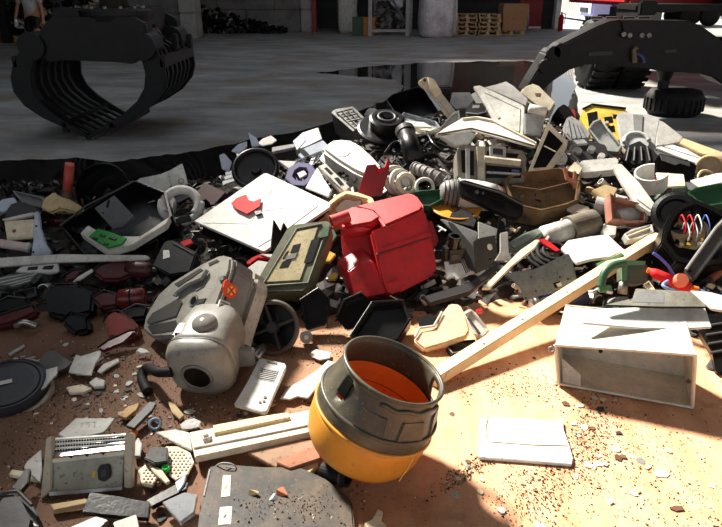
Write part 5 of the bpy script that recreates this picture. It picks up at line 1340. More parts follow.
# ------------------------------------------------------------------ the drum
def drum_bucket():
    ax = V((math.sin(math.radians(21)), -.03, math.cos(math.radians(21)))).normalized()
    c = G(357, 464) + V((.0, .0, .075))
    T = Thing('vacuum_drum', 'open yellow and black plastic drum tilted on the floor in front', 'drum', c)
    R = .205
    up_ = V((1, 0, 0))
    inner = M((232, 122, 48), .5, dirt=.25, dcol=(170, 76, 28))
    T.part('yellow_shell', lathe_bm([(0, 0), (R * .70, 0), (R * .86, .012), (R * .95, .04), (R * 1.0, .08), (R * 1.02, .14), (R * 1.015, .165), (R * .985, .165)], c, ax, 64, up=up_), YELLOW, smooth=True)
    T.part('inner_lining', lathe_bm([(0, .012), (R * .70, .012), (R * .9, .03), (R * .955, .09), (R * .955, .165), (R * .925, .205), (R * .895, .235)], c, ax, 64, up=up_), inner, smooth=True)
    T.part('yellow_lip', ring_bm(c + ax * .163, ax, R * 1.015, .006, 64), YELLOW, smooth=True)
    BL = M((62, 60, 51), .42, dirt=.4, dcol=(112, 103, 82), scale=9)
    prof = [(R * .985, .145), (R * 1.01, .165), (R * 1.015, .20), (R * 1.0, .212), (R * .975, .222), (R * .935, .25), (R * .89, .28), (R * .86, .305), (R * .85, .325), (R * .85, .345)]
    bm2 = lathe_bm(prof, c, ax, 72, up=up_)
    bm2.faces.ensure_lookup_table()
    z = ax.normalized(); x = (up_ - z * up_.dot(z)).normalized(); y = z.cross(x)
    kill = []
    for f in bm2.faces:
        m_ = f.calc_center_median() - c; h = m_.dot(z); a = math.degrees(math.atan2(m_.dot(y), m_.dot(x)))
        if .26 < h < .325 and -4 < a < 22: kill.append(f)          # grip hole on the right
        if .25 < h < .32 and -150 < a < -140: kill.append(f)
    bmesh.ops.delete(bm2, geom=kill, context='FACES')
    o = T.part('black_collar', bm2, BL, smooth=True)
    so = o.modifiers.new('wall', 'SOLIDIFY'); so.thickness = .007; so.offset = -1
    T.part('rim', ring_bm(c + ax * .345, ax, R * .845, .0065, 72), BL, smooth=True)
    T.part('shoulder_ridge', ring_bm(c + ax * .214, ax, R * .995, .007, 72), BL, smooth=True)
    def pol(a, r, h): a = math.radians(a); return c + z * h + (x * math.cos(a) + y * math.sin(a)) * r
    # moulded latch recesses and flat pads on the collar
    for aa in (-62, -105, -20):
        P = [pol(aa - 15, R * 1.015, .218), pol(aa + 15, R * 1.015, .218), pol(aa + 13, R * .92, .285), pol(aa - 13, R * .92, .285)]
        n_ = (P[1] - P[0]).cross(P[3] - P[0]).normalized()
        if n_.dot(pol(aa, 1, 0) - c) < 0: n_ = -n_
        T.part('latch_pad', prism(P, n_, .03, .004), BL)
    P = [pol(-152, R * .93, .26), pol(-139, R * .93, .26), pol(-139, R * .87, .32), pol(-152, R * .87, .32)]
    T.part('latch_notch', prism(P, (pol(-146, 1, 0) - c).normalized(), .012, .002), BLACK)
    T.part('rib', tube_bm([pol(-80 + k * 4, R * .865, .315 + .004 * math.sin(k)) for k in range(-6, 14)], .007), BL, smooth=True)
    T.part('crack', tube_bm([pol(-52, R * 1.025, .05), pol(-50, R * 1.03, .10), pol(-49, R * 1.025, .15)], .002, 5), M((232, 190, 120), .5))
drum_bucket()
for i, (lab, px, py, r_) in enumerate((('black rubber hose stub under the yellow drum', 338, 482, .03),)):
    p = G(px, py); T = Thing('hose_stub', lab, 'hose', p)
    T.part('tube', lathe_bm([(.022, 0), (.032, 0), (.032, .10), (.022, .10), (.022, 0)], p + V((-.05, .02, .034)), (.85, -.5, .1), 20), RUBBER)
    T.part('ring', ring_bm(p + V((.02, -.02, .04)), (.85, -.5, .1), .033, .005, 20), DGREY)

# ------------------------------------------------------------------ grey canister vacuum cleaner
def vacuum():
    p0 = G(186, 392)
    T = Thing('vacuum_cleaner', 'grey canister vacuum cleaner on its side with an orange warning sticker', 'vacuum cleaner', p0)
    VG = M((142, 140, 133), .4, dirt=.35, scale=9); VL = M((168, 164, 152), .42, dirt=.4, scale=9); VD = M((112, 112, 108), .4, dirt=.35)
    A = S(150, 345); pl = Plane(A - ray(150, 345).normalized() * .12, V((-.62, -.40, .68)))
    top = [(142, 330), (145, 316), (158, 294), (172, 281), (203, 262), (220, 254), (231, 257), (230, 268), (222, 290), (214, 312), (208, 332), (190, 336), (152, 338)]
    P3 = pl.pts(top); cen = sum(P3, V((0, 0, 0))) / len(P3)
    lay = lambda d_, k_: [cen + (p_ - cen) * k_ - pl.n * d_ for p_ in P3]
    T.part('top_cover', prism(P3, pl.n, .035, .012), VG)
    T.part('side_band', prism(lay(.03, 1.0), pl.n, .11, .006), VD)
    T.part('lower_shell', prism(lay(.138, 1.01), pl.n, .12, .045), VL)
    add_det(T, pl, [('handle_recess', 'poly', [(172, 295), (178, 288), (203, 273), (208, 276), (204, 286), (196, 291), (190, 285), (176, 296)], VD, .004),
                    ('slot', 'poly', [(174, 284), (200, 268), (203, 270), (178, 287)], DGREY, .003), ('slot', 'poly', [(208, 263), (217, 259), (219, 261), (209, 266)], DGREY, .003),
                    ('handle_bar', 'bar', [(176, 293), (188, 284), (202, 278), (207, 270)], VG, .016, '', .012),
                    ('vent', 'poly', [(146, 322), (152, 313), (180, 297), (182, 302), (176, 316), (150, 324)], M((70, 70, 68), .4), .006),
                    ('foot_pad', 'poly', [(147, 326), (176, 320), (178, 330), (152, 334)], DGREY, .003),
                    ('hose_port', 'disc', (193, 300, .030), VD, .006), ('port_hole', 'disc', (193, 300, .020), BLACK, .009), ('thumb_tab', 'poly', [(198, 299), (206, 298), (203, 303), (196, 305)], DGREY, .005),
                    ('button', 'poly', [(219, 277), (224, 275), (223, 280), (219, 281)], VD, .010)])
    # sticker on the side band
    a_, b_ = P3[6], P3[9]
    n2 = (b_ - a_).cross(pl.n).normalized()
    if n2.dot(CAMP - a_) < 0: n2 = -n2
    sp2 = Plane(max(P3[6:10], key=lambda p_: p_.dot(n2)) + n2 * .003, n2)
    def star(cx, cy, r):
        return [(cx + r * (1.0 if k % 2 else .82) * math.cos(k * math.pi / 6), cy + r * 1.1 * (1.0 if k % 2 else .82) * math.sin(k * math.pi / 6)) for k in range(12)]
    st = T.part('sticker', prism(sp2.pts([(225, 281), (228, 279), (231, 283), (237, 286), (238, 292), (234, 298), (229, 298), (225, 294), (224, 287)]), n2, .012, .001), M((214, 72, 40), .5, dirt=.1))
    T.part('sticker_centre', prism(sp2.pts(star(231.5, 290.5, 4.6), .002), n2, .01, 0), M((238, 176, 60), .5, dirt=.1), parent=st)
    for P in ([(229, 288), (230, 287), (235, 294), (234, 295)], [(234, 287), (235, 288), (229, 295), (228, 294)]):
        T.part('sticker_mark', prism(sp2.pts(P, .004), n2, .008, 0), M((190, 40, 30), .5, dirt=.05), parent=st)
    lb = T.part('rating_label', prism(sp2.pts([(221, 299), (231, 303), (226, 316), (217, 311)]), n2, .012, .001), M((196, 196, 190), .5, dirt=.2))
    for k in range(4):
        T.part('print_line', prism(sp2.pts([(222 - k * .9, 301.5 + k * 2.6), (229 - k * .9, 304.4 + k * 2.6), (228.7 - k * .9, 305.4 + k * 2.6), (221.7 - k * .9, 302.5 + k * 2.6)], .002), n2, .008, 0), M((90, 90, 88), .6), parent=lb)
    # motor head: rounded drum facing the camera
    ax = V((-.14, -.90, -.22)).normalized()
    c = G(203, 398) + V((.0, .09, .135))
    upx = V((1, 0, .12))
    u_ = (upx - ax * upx.dot(ax)).normalized(); w_ = ax.cross(u_)
    if w_.z < 0: w_ = -w_
    def loft(prof, ex=.62):
        b2 = bmesh.new(); rows = []
        for rx, rz, h, dz in prof:
            rows.append([b2.verts.new(c + ax * h + w_ * dz + u_ * math.copysign(abs(math.cos(t)) ** ex, math.cos(t)) * rx + w_ * math.copysign(abs(math.sin(t)) ** ex, math.sin(t)) * rz) for t in [2 * math.pi * k / 40 for k in range(40)]])
        for A_, B_ in zip(rows, rows[1:]):
            for k in range(40): b2.faces.new((A_[k], A_[(k + 1) % 40], B_[(k + 1) % 40], B_[k]))
        b2.faces.new(rows[0][::-1]); b2.faces.new(rows[-1]); return b2
    T.part('motor_head', loft([(.09, .09, -.22, .02), (.115, .12, -.19, .015), (.128, .135, -.10, .01), (.135, .14, .0, 0), (.135, .14, .03, 0)]), VG, smooth=True)
    T.part('front_cover', loft([(.134, .139, .028, 0), (.138, .143, .034, 0), (.135, .139, .06, 0), (.122, .126, .085, 0), (.095, .098, .098, 0)], .66), VG, smooth=True)
    T.part('head_seam', loft([(.138, .143, .026, 0), (.1395, .1445, .030, 0), (.138, .143, .034, 0)]), VD, smooth=True)
    T.part('inlet_ring', ring_bm(c + ax * .099 + w_ * -.01, ax, .062, .008, 36), VD, smooth=True)
    T.part('inlet', lathe_bm([(.06, .1005), (.056, .1015), (0, .1015)], c + w_ * -.01, ax, 36), BLACK)
    T.part('lens', lathe_bm([(0, .022), (.035, .018), (.05, .006), (.055, -.01), (0, -.01)], c + w_ * .145 - ax * .06 + u_ * .015, w_, 28), M((132, 128, 122), .15, dirt=.3), smooth=True)
    T.part('grip_recess', box_bm(c + w_ * .105 - u_ * .085 - ax * .035, .05, .085, .06, Matrix((u_, -ax, w_)).transposed(), bev=.012), BLACK)
    hs = smoothpath([G(172, 372, .12), G(158, 372, .11), G(147, 368, .06), G(142, 378, .03), G(148, 392, .025)], 8)
    T.part('hose', tube_bm(hs, .021, 14), RUBBER, smooth=True)
    T.part('bracket', prism([c + V((.12, .02, -.06)), c + V((.20, .02, -.05)), c + V((.20, .03, .02)), c + V((.13, .03, .02))], V((0, -1, 0)), .03, .004), GREY)
vacuum()
T = Thing('spray_can', 'short silver can lying beside the vacuum cleaner', 'can', G(256, 366))
p = G(254, 366) + V((0, .02, .025)); a_ = V((.25, .75, .12))
T.part('can_body', lathe_bm([(0, 0), (.022, 0), (.026, .01), (.026, .07), (.018, .085), (.012, .10), (0, .10)], p, a_, 20), SILVER, smooth=True)
T.part('can_base', ring_bm(p, a_, .022, .004, 20), LGREY)
# spoked ring
c = S(275, 340) + V((0, -.06, .10)); ax = V((-.15, -.84, .5))
T = Thing('spoked_wheel', 'dark round spoked wheel ring right of the vacuum cleaner', 'wheel', c - V((0, 0, .13)))
T.part('rim', ring_bm(c, ax, .118, .012, 40), M((86, 78, 68), .5, dirt=.5), smooth=True)
T.part('inner_wall', lathe_bm([(.112, 0), (.105, -.08), (0, -.085)], c, ax, 40), BLACK, smooth=False)
zz = ax.normalized(); xx = (V((1, 0, 0)) - zz * zz.x).normalized(); yy = zz.cross(xx)
for k in range(4):
    a = math.radians(20 + k * 90); T.part('spoke', tube_bm([c - zz * .01, c + (xx * math.cos(a) + yy * math.sin(a)) * .115], .009, 8), DGREY)
T.part('hub', lathe_bm([(0, .01), (.025, .01), (.03, -.02), (0, -.02)], c, ax, 20), DGREY)
for lab, pts, m_, n_, t_ in (('black glossy broken casing left of the yellow drum', [(300, 300), (318, 288), (330, 300), (326, 325), (306, 330)], BLACK, FR, .08), ('black curved plastic panel under the red canister', [(336, 318), (344, 300), (362, 292), (374, 306), (366, 326), (346, 330)], BLACKG, FR, .05),
                             ('black square bin leaning under the red canister', [(350, 336), (372, 302), (404, 300), (412, 318), (398, 340), (366, 346)], BLACK, FU, .10), ('grey-black bracket with two holes inside the spoked wheel', [(258, 322), (262, 305), (276, 304), (280, 322), (272, 332)], DGREY, FR, .02)):
    slab('broken_casing', lab, 'casing', pts, m_, n=n_, t=t_, tw=.08, bev=.010, hollow=(.02, .03), det=[('ridge', 'bar', [pts[0], pts[1], pts[2]], BLACK, .003, '', .005)])
p = G(306, 344) + V((0, .02, .03))
T = Thing('motor_stub', 'small shiny motor stub left of the yellow drum', 'motor', p)
T.part('case', lathe_bm([(0, 0), (.028, 0), (.03, .01), (.03, .06), (0, .06)], p, (.1, -.85, .4), 20), STEEL, smooth=False); T.part('shaft', lathe_bm([(0, .06), (.01, .06), (.01, .08), (0, .08)], p, (.1, -.85, .4), 12), SILVER)
# broken cream case right of the drum
T = slab('broken_cream_case', 'broken cream plastic case half lying in front of the red canister', 'case', [(413, 340), (420, 332), (436, 328), (443, 312), (450, 303), (460, 304), (466, 316), (470, 330), (466, 336), (445, 343), (424, 349)], M((222, 196, 160), .5, dirt=.3), n=(-.05, -.5, .86), t=.045, tw=.05, bev=.007,
     det=[('dark_cavity', 'poly', [(417, 318), (432, 314), (437, 322), (430, 326), (420, 327)], BLACK, .004), ('torn_edge', 'bar', [(415, 337), (420, 328), (434, 326), (442, 312)], WHITE2, .004, '', .006)])
T = slab('white_hinge_frame', 'white hinged frame piece right of the broken cream case', 'frame piece', [(463, 312), (470, 308), (478, 314), (490, 330), (482, 338), (474, 334)], WHITE2, n=FU, t=.02, tw=.03, hollow=(.02, .015), det=[('red_clip', 'poly', [(476, 309), (482, 308), (483, 311), (477, 312)], RED, .02), ('dark_pin', 'bar', [(468, 318), (480, 334)], DGREY, .01, '', .006)])
floor_slab('black_flat_lid', 'small black flat lid with a bright rim on the floor below the cream case', 'lid', [(446, 347), (452, 341), (475, 339), (478, 345), (470, 351), (452, 355)], BLACK, .02, hollow=(.012, .006), det=[('rim', 'bar', [(447, 347), (453, 353), (470, 350), (477, 345)], GREY, .001, '', .003)])  # loose flat lid that belongs to no dish
floor_slab('round_chip', 'round white chip between the cream case and the wooden beam', 'chip', [(489, 333), (494, 329), (501, 331), (503, 337), (495, 341), (489, 339)], WHITE, .012)
# control panel
T = floor_slab('control_panel', 'white plastic control panel with a vent grille on the floor', 'panel', [(234, 404), (246, 384), (259, 359), (262, 358), (285, 363), (286, 367), (276, 390), (267, 411), (262, 412)], WHITE, .018, z=.05, n=(-.05, -.12, .99), bev=.003,
     det=[('vent_frame', 'poly', [(255, 378), (260, 367), (279, 370), (274, 382)], LGREY, .003)] + [('vent_slot', 'bar', [(258.2 + k * .9 * .9, 377.5 - k * 1.7), (273.5 + k * .8, 380.5 - k * 1.7)], DGREY, .004, '', .0022) for k in range(6)] +
         [('knob', 'disc', (265, 397, .007), BROWN, .004), ('knob', 'disc', (264, 401, .006), BROWN, .004), ('knob', 'disc', (260, 402, .006), BROWN, .004), ('top_tab', 'poly', [(267, 360), (277, 362), (277, 364), (267, 362)], GREY, .004)])
floor_slab('torn_sheet', 'torn white plastic sheet on the floor left of the yellow drum', 'sheet', [(280, 398), (287, 388), (303, 379), (318, 369), (328, 360), (334, 362), (330, 376), (318, 386), (308, 398), (298, 396), (290, 399)], WHITE2, .008, z=.03)
floor_slab('torn_card', 'small torn white card scraps above the torn sheet', 'card', [(311, 352), (316, 349), (331, 352), (330, 358), (320, 360), (313, 357)], WHITE2, .006, z=.02)
# cream long rail
T = floor_slab('plastic_rail', 'long cream plastic rail with a clip lying left of the yellow drum', 'rail', [(189, 432), (205, 429), (262, 419), (313, 409), (320, 412), (320, 430), (260, 443), (195, 457)], CREAM, .03, z=.06, n=(0, -.08, 1), bev=.003,
     det=[('raised_ledge', 'poly', [(213, 425), (262, 416), (288, 412), (290, 417), (262, 423), (214, 433)], M((214, 196, 150), .5, dirt=.3), .012), ('ridge', 'bar', [(194, 448), (260, 435), (318, 423)], WHITE2, .003, '', .004), ('clip', 'poly', [(201, 434), (210, 431), (211, 437), (203, 439)], WHITE2, .014), ('clip_gap', 'poly', [(203, 435), (208, 433.5), (209, 436), (204, 437.5)], BROWN, .016)])
for lab, pts, m_, z_ in (('grey weathered wooden board scrap below the cream rail', [(247, 452), (262, 449), (300, 440), (318, 440), (320, 452), (285, 462), (276, 467)], M((150, 120, 96), .8, dirt=.5), .035), ('reddish split wood piece left of the yellow drum', [(276, 462), (300, 452), (319, 444), (320, 458), (290, 468)], M((160, 104, 76), .8, dirt=.5), .05),
                         ('pale rounded wood chip beside the yellow drum', [(284, 470), (300, 460), (316, 458), (319, 464), (308, 474), (290, 475)], M((214, 184, 146), .8, dirt=.3), .03)):
    floor_slab('wood_scrap', lab, 'wood scrap', pts, m_, .018, z=z_, n=(0, -.1, .99))
# big dark board with labels
T = floor_slab('grey_board', 'large scratched dark grey board with two paper labels in the foreground', 'board', [(196, 540), (201, 497), (209, 466), (222, 463), (262, 466), (300, 466), (326, 478), (352, 500), (356, 540)], M((48, 47, 45), .45, dirt=.55, scale=11, dcol=(98, 82, 64), spec=.25), .02, z=.03, n=(0, -.04, 1), bev=.006,
     det=[('paper_label', 'poly', [(223, 475), (231, 475), (230, 496), (221, 497)], CREAM, .002), ('paper_label', 'poly', [(220, 507), (232, 506), (231, 524), (218, 525)], CREAM, .002), ('label_print', 'poly', [(224, 515), (227, 513), (226, 517), (223, 518)], BROWN, .003), ('label_print', 'poly', [(225, 485), (228, 484), (227, 488), (224, 489)], TAN, .003),
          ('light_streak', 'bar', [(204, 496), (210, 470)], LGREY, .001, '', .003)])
single('wire_loop', 'thin wire loop on the edge of the dark grey board', 'wire', tube_bm(smoothpath([G(216, 466, .04), G(222, 463, .06), G(232, 464, .06), G(236, 468, .04), G(226, 467, .05)]), .0025, 6), LGREY, smooth=True)
for lab, x, y, m_ in (('small tan bark clump on the dark grey board', 256, 494, TAN), ('orange rubber bit on the dark grey board', 284, 494, M((190, 110, 70), .7)), ('small grey cube bit on the dark grey board', 274, 500, LGREY)):
    rng = random.Random(x)
    c = G(x, y, .035); single('debris_bit', lab, 'debris', hull_bm([c + V((rng.uniform(-.025, .025), rng.uniform(-.02, .02), rng.uniform(-.006, .02))) for k in range(10)], .001), m_)
floor_slab('cream_hook', 'small cream plastic hook at the bottom edge beside the dark board', 'hook', [(364, 523), (372, 519), (378, 509), (383, 511), (381, 520), (388, 527), (380, 532), (368, 529)], CREAM, .015)
# power supply
def psu():
    pts = [(50, 441), (131, 434), (124, 492), (47, 498)]
    a = (47, 500); pl = Plane(G(47, 500, .0), V((.03, -.82, .57)).normalized())
    T = Thing('power_supply', 'silver metal power supply unit with vented top and black socket', 'power supply', G(85, 495))
    T.part('front_face', prism(pl.pts([(51, 458), (124, 450), (122, 489), (48, 495)]), pl.n, .02, .002), M((150, 146, 132), .4, metal=.5, dirt=.4))
    f0, f1 = pl.pt(51, 458), pl.pt(124, 450)
    bk = V((.02, .80, .60)).normalized()
    tl = Plane(f0, V((0, -.30, .95)))
    T.part('top_plate', prism([f0, f1, tl.pt(126, 433), tl.pt(52, 438)], tl.n, .012, .002), SILVER)
    T.part('core_body', prism(pl.pts([(53, 460), (122, 452), (121, 487), (50, 492)], -.02), pl.n, .10, .003), DGREY)
    for r in range(3):
        y0 = 440.0 + r * 4.2; pt_ = [(54, y0), (124, y0 - 4.6)]
        T.part('louvre', tube_bm([tl.pt(*q, .006) for q in pt_], .0035, 8), SILVER)
        for k in range(26):
            f = (k + .5) / 26; x = pt_[0][0] + 70 * f; y = y0 - 4.6 * f + 2.1
            T.part('vent_slot', prism([tl.pt(x - .85, y - .9, .003), tl.pt(x + .85, y - .95, .003), tl.pt(x + .85, y + .9, .003), tl.pt(x - .85, y + .95, .003)], tl.n, .004, 0), BLACK)
    for side, (xa, xb) in enumerate(((42, 50), (124, 131))):
        T.part('side_rail', prism(pl.pts([(xa + 4 * (1 - side), 438 - side * 4), (xb + 2, 436 - side * 3), (xb + (1 if side else 1), 490 - side * 2), (xa - 2 + side * 2, 500 - side * 12)], .012), pl.n, .03, .003), BEIGE)
    T.part('lower_strip', prism(pl.pts([(49, 492), (122, 487), (122, 490), (49, 496)], .008), pl.n, .012, .001), SILVER)
    T.part('upper_strip', prism(pl.pts([(52, 459), (124, 451.5), (124, 455), (52, 463)], .008), pl.n, .012, .001), M((196, 192, 170), .4, metal=.4, dirt=.3))
    T.part('red_line', prism(pl.pts([(54, 457), (122, 449.5), (122, 451), (54, 458.6)], .012), pl.n, .008, 0), COPPER)
    for x in (71, 87, 103): T.part('tab', prism(pl.pts([(x - 3, 456 - (x - 71) * .1), (x + 2, 455.4 - (x - 71) * .1), (x, 458.4 - (x - 71) * .1)], .014), pl.n, .006, 0), BLACK)
    c = pl.pt(103, 473, .012)
    sk = T.part('socket', prism(pl.pts([(97, 470), (100, 465), (108, 464), (110, 468), (110, 477), (104, 482), (98, 480)], .014), pl.n, .02, .002), BLACK)
    T.part('socket_pin', prism(pl.pts([(101, 470), (106, 469), (106, 476), (101, 477)], .016), pl.n, .01, 0), BLACKG, parent=sk)
    T.part('yellow_tag', prism(pl.pts([(92, 471), (96, 470.6), (95, 478), (92, 478)], .003), pl.n, .006, 0), YEL)
psu()
floor_slab('grey_panel', 'flat light grey panel behind the silver power supply', 'panel', [(58, 434), (76, 418), (115, 418), (104, 432), (70, 440)], M((176, 176, 170), .5, dirt=.3), .012, z=.05,  # loose grey panel with chalk strokes
           det=[('chalk_stroke', 'bar', [(80, 424), (84, 422), (81, 427)], WHITE, .001, '', .0014), ('chalk_stroke', 'bar', [(86, 423), (90, 422), (88, 427)], WHITE, .001, '', .0014), ('chalk_stroke', 'bar', [(92, 422.5), (96, 421.5), (94, 426)], WHITE, .001, '', .0014)])
floor_slab('grey_sheet', 'light grey sheet edge left of the silver power supply', 'sheet', [(26, 462), (41, 449), (42, 470), (40, 482), (24, 468)], LGREY, .012, z=.03)
floor_slab('white_strip', 'short cream strip left of the silver power supply', 'strip', [(9, 474), (12, 469), (38, 473), (37, 480)], CREAM, .015, z=.02)
# perforated plate
T = floor_slab('perforated_plate', 'cream perforated plate with a rounded end in the foreground', 'plate', [(138, 470), (150, 460), (166, 446), (178, 446), (190, 452), (194, 462), (188, 474), (176, 480), (163, 470), (152, 486), (142, 484)], CREAM, .01, z=.03,
     det=[('perforation', 'disc', (x + (r % 2) * 2.2, y, .0042), RUSTY, .0012) for r, y in enumerate(range(449, 484, 3)) for x in range(140, 192, 4) if ((x - 172) ** 2 / 360 + (y - 463) ** 2 / 230 < .82 and y < 478 - abs(x - 176) * .5) or (143 < x < 158 and 468 < y < 484 and y > 460 + (158 - x) * .7)])
slabz = floor_slab('black_block', 'small black square block on the perforated plate', 'block', [(144, 458), (151, 446), (168, 447), (167, 461), (155, 463)], BLACK, .035, z=.065, bev=.003, det=[('dimple', 'disc', (157, 451, .004), DGREY, .001), ('dimple', 'disc', (161, 455, .004), DGREY, .001)])
floor_slab('cream_strip', 'curved cream strip lying across the perforated plate', 'strip', [(146, 461), (150, 460), (162, 470), (170, 481), (166, 483), (154, 472)], M((210, 196, 164), .5, dirt=.3), .012, z=.045)
c = G(166, 470, .036)
T = Thing('bottle_cap', 'tiny bright green bottle cap on the perforated plate', 'cap', c)  # a green bottle cap
T.part('cap_shell', lathe_bm([(0, .010), (.009, .010), (.012, .012), (.0125, 0), (.0, 0)], c, (0, -.1, 1), 20), M((44, 190, 70), .4, dirt=.1)); T.part('cap_rim', ring_bm(c + V((0, 0, .012)), (0, -.1, 1), .011, .002, 20), M((44, 190, 70), .4, dirt=.1))
c = G(155, 424, .02)
single('blue_ring', 'small pale blue plastic ring on the floor', 'ring', ring_bm(c, (.2, -.6, .75), .020, .006, 24), M((132, 152, 176), .4, dirt=.2), smooth=True)
floor_slab('white_flap_sheet', 'white triangular plastic flap left of the cream rail', 'sheet', [(155, 432), (175, 429), (189, 432), (192, 450), (182, 446)], WHITE, .01, z=.04)
floor_slab('grey_disc', 'thin grey scratched disc behind the cream rail', 'disc', [(180, 424), (185, 420), (194, 418), (201, 421), (199, 427), (190, 429), (182, 429)], LGREY, .006, z=.03)
for lab, pts, m_, z_ in (('dark slab strip standing beside the pale blue ring', [(126, 425), (150, 401), (156, 403), (152, 410), (134, 428)], DGREY, .04), ('tan wood splinter below the vacuum cleaner', [(168, 402), (172, 400), (184, 415), (180, 419), (172, 412)], TAN, .02), ('pale tan wood block left of the dark slab strip', [(118, 415), (128, 406), (140, 402), (136, 410), (126, 418)], M((206, 168, 120), .8, dirt=.4), .03),
                         ('orange wood chip below the dark slab strip', [(130, 433), (134, 428), (138, 431), (134, 437)], ORANGE, .02), ('light grey rounded shard right of the power supply', [(132, 446), (138, 437), (142, 444), (140, 456), (134, 456)], LGREY, .03)):
    floor_slab('scrap_strip', lab, 'scrap', pts, m_, .016, z=z_, n=(0, -.1, 1))
for lab, pts, m_, z_, n_ in (('glossy black curved panel below the power supply', [(82, 512), (90, 492), (118, 496), (150, 502), (148, 518), (120, 516)], BLACKG, .05, (0, -.2, .98)), ('white plastic slab at the bottom edge left', [(113, 522), (136, 514), (139, 528), (116, 534)], WHITE, .05, (0, -.2, .98)),
                             ('black flat bar crossing below the perforated plate', [(146, 500), (176, 484), (188, 482), (186, 489), (152, 506)], BLACK, .04, (0, -.1, 1)), ('tan splinter board under the power supply', [(50, 504), (86, 498), (88, 503), (54, 510)], TAN, .03, (0, -.1, 1)), ('clear plastic sheet at the bottom left of the dark board', [(162, 502), (184, 492), (197, 494), (194, 512), (180, 522)], CLEAR, .04, (0, -.2, .98)),
                             ('grey metal strip bundle at the bottom edge', [(70, 527), (96, 516), (108, 520), (94, 534), (76, 536)], STEEL, .05, (0, -.2, .98)), ('pale blue shard beside the dark board', [(175, 482), (186, 474), (184, 484), (178, 492)], LBLUE, .05, (0, -.2, .98)), ('black angled trim left of the power supply', [(12, 488), (24, 470), (30, 468), (28, 482), (20, 492)], BLACK, .06, (0, -.2, .98))):
    floor_slab('plastic_scrap', lab, 'scrap', pts, m_, .02, z=z_, n=n_)
T = floor_slab('black_tub', 'rounded black tub cut by the bottom left corner', 'tub', [(-12, 504), (0, 490), (18, 488), (30, 500), (38, 516), (34, 534), (-12, 545)], M((30, 30, 36), .35, dirt=.2), .10, z=.12, n=(0, -.25, .97), bev=.02, det=[('rim', 'bar', [(-10, 506), (2, 493), (18, 491), (32, 505)], DGREY, .004, '', .006)])
# left floor scraps
floor_slab('white_shard', 'large bright white angular plastic shard on the brown floor', 'shard', [(68, 372), (72, 363), (76, 354), (81, 356), (100, 350), (101, 354), (95, 364), (91, 375), (80, 374)], WHITE, .008, z=.035, n=(-.05, -.1, 1))
floor_slab('white_shard', 'white jagged shard right of the large bright white one', 'shard', [(97, 371), (103, 364), (118, 358), (119, 361), (108, 368), (101, 373)], WHITE, .008, z=.02)
floor_slab('white_shard', 'small white lump below the large white shard', 'shard', [(89, 382), (96, 377), (105, 380), (104, 386), (94, 387)], WHITE, .012, z=.02)
floor_slab('cream_shard', 'cream broken shell left on the brown floor', 'shard', [(66, 387), (82, 384), (92, 388), (84, 392), (70, 393)], CREAM, .012, z=.02)
floor_slab('grey_sheet', 'crumpled grey sheet shard on the brown floor', 'sheet', [(30, 372), (45, 352), (55, 350), (72, 362), (66, 368), (50, 374)], M((96, 94, 90), .45, dirt=.4), .008, z=.03, n=(0, -.15, .98))
floor_slab('clear_shard', 'translucent pale grey curved shard beside the black round lid', 'shard', [(30, 380), (44, 370), (58, 366), (57, 374), (48, 384), (42, 390), (32, 384)], M((160, 160, 156), .3, dirt=.3), .008, z=.045, n=(0, -.2, .97))
floor_slab('cream_mat', 'frayed cream mat piece on the brown floor at the left', 'mat', [(3, 365), (30, 357), (38, 360), (36, 366), (18, 369), (8, 369)], M((190, 182, 158), .8, dirt=.5), .008, z=.015)
c = G(8, 386, .05)
T = Thing('black_round_lid', 'black round lid with a white sticker at the left edge', 'lid', c)  # loose round lid that belongs to no pot
T.part('disc', lathe_bm([(0, .018), (.10, .018), (.135, .014), (.155, .004), (.16, -.012), (.12, -.02), (0, -.02)], c, (.08, -.22, .97), 48), M((34, 36, 42), .35, dirt=.25), smooth=False)
T.part('groove_ring', ring_bm(c + V((0, -.003, .014)), (.08, -.22, .97), .125, .004, 40), BLACK)
T.part('sticker', box_bm(c + V((-.01, -.005, .021)), .06, .025, .004, Matrix.Rotation(.5, 3, 'Z')), WHITE)
T.part('under_tray', lathe_bm([(0, -.02), (.15, -.02), (.155, -.045), (0, -.045)], c + V((.02, -.01, 0)), (.08, -.22, .97), 40), BEIGE)
floor_slab('grey_stick', 'thin grey stick on the brown floor at the left', 'stick', [(8, 353), (24, 344), (25, 346), (10, 356)], LGREY, .008)
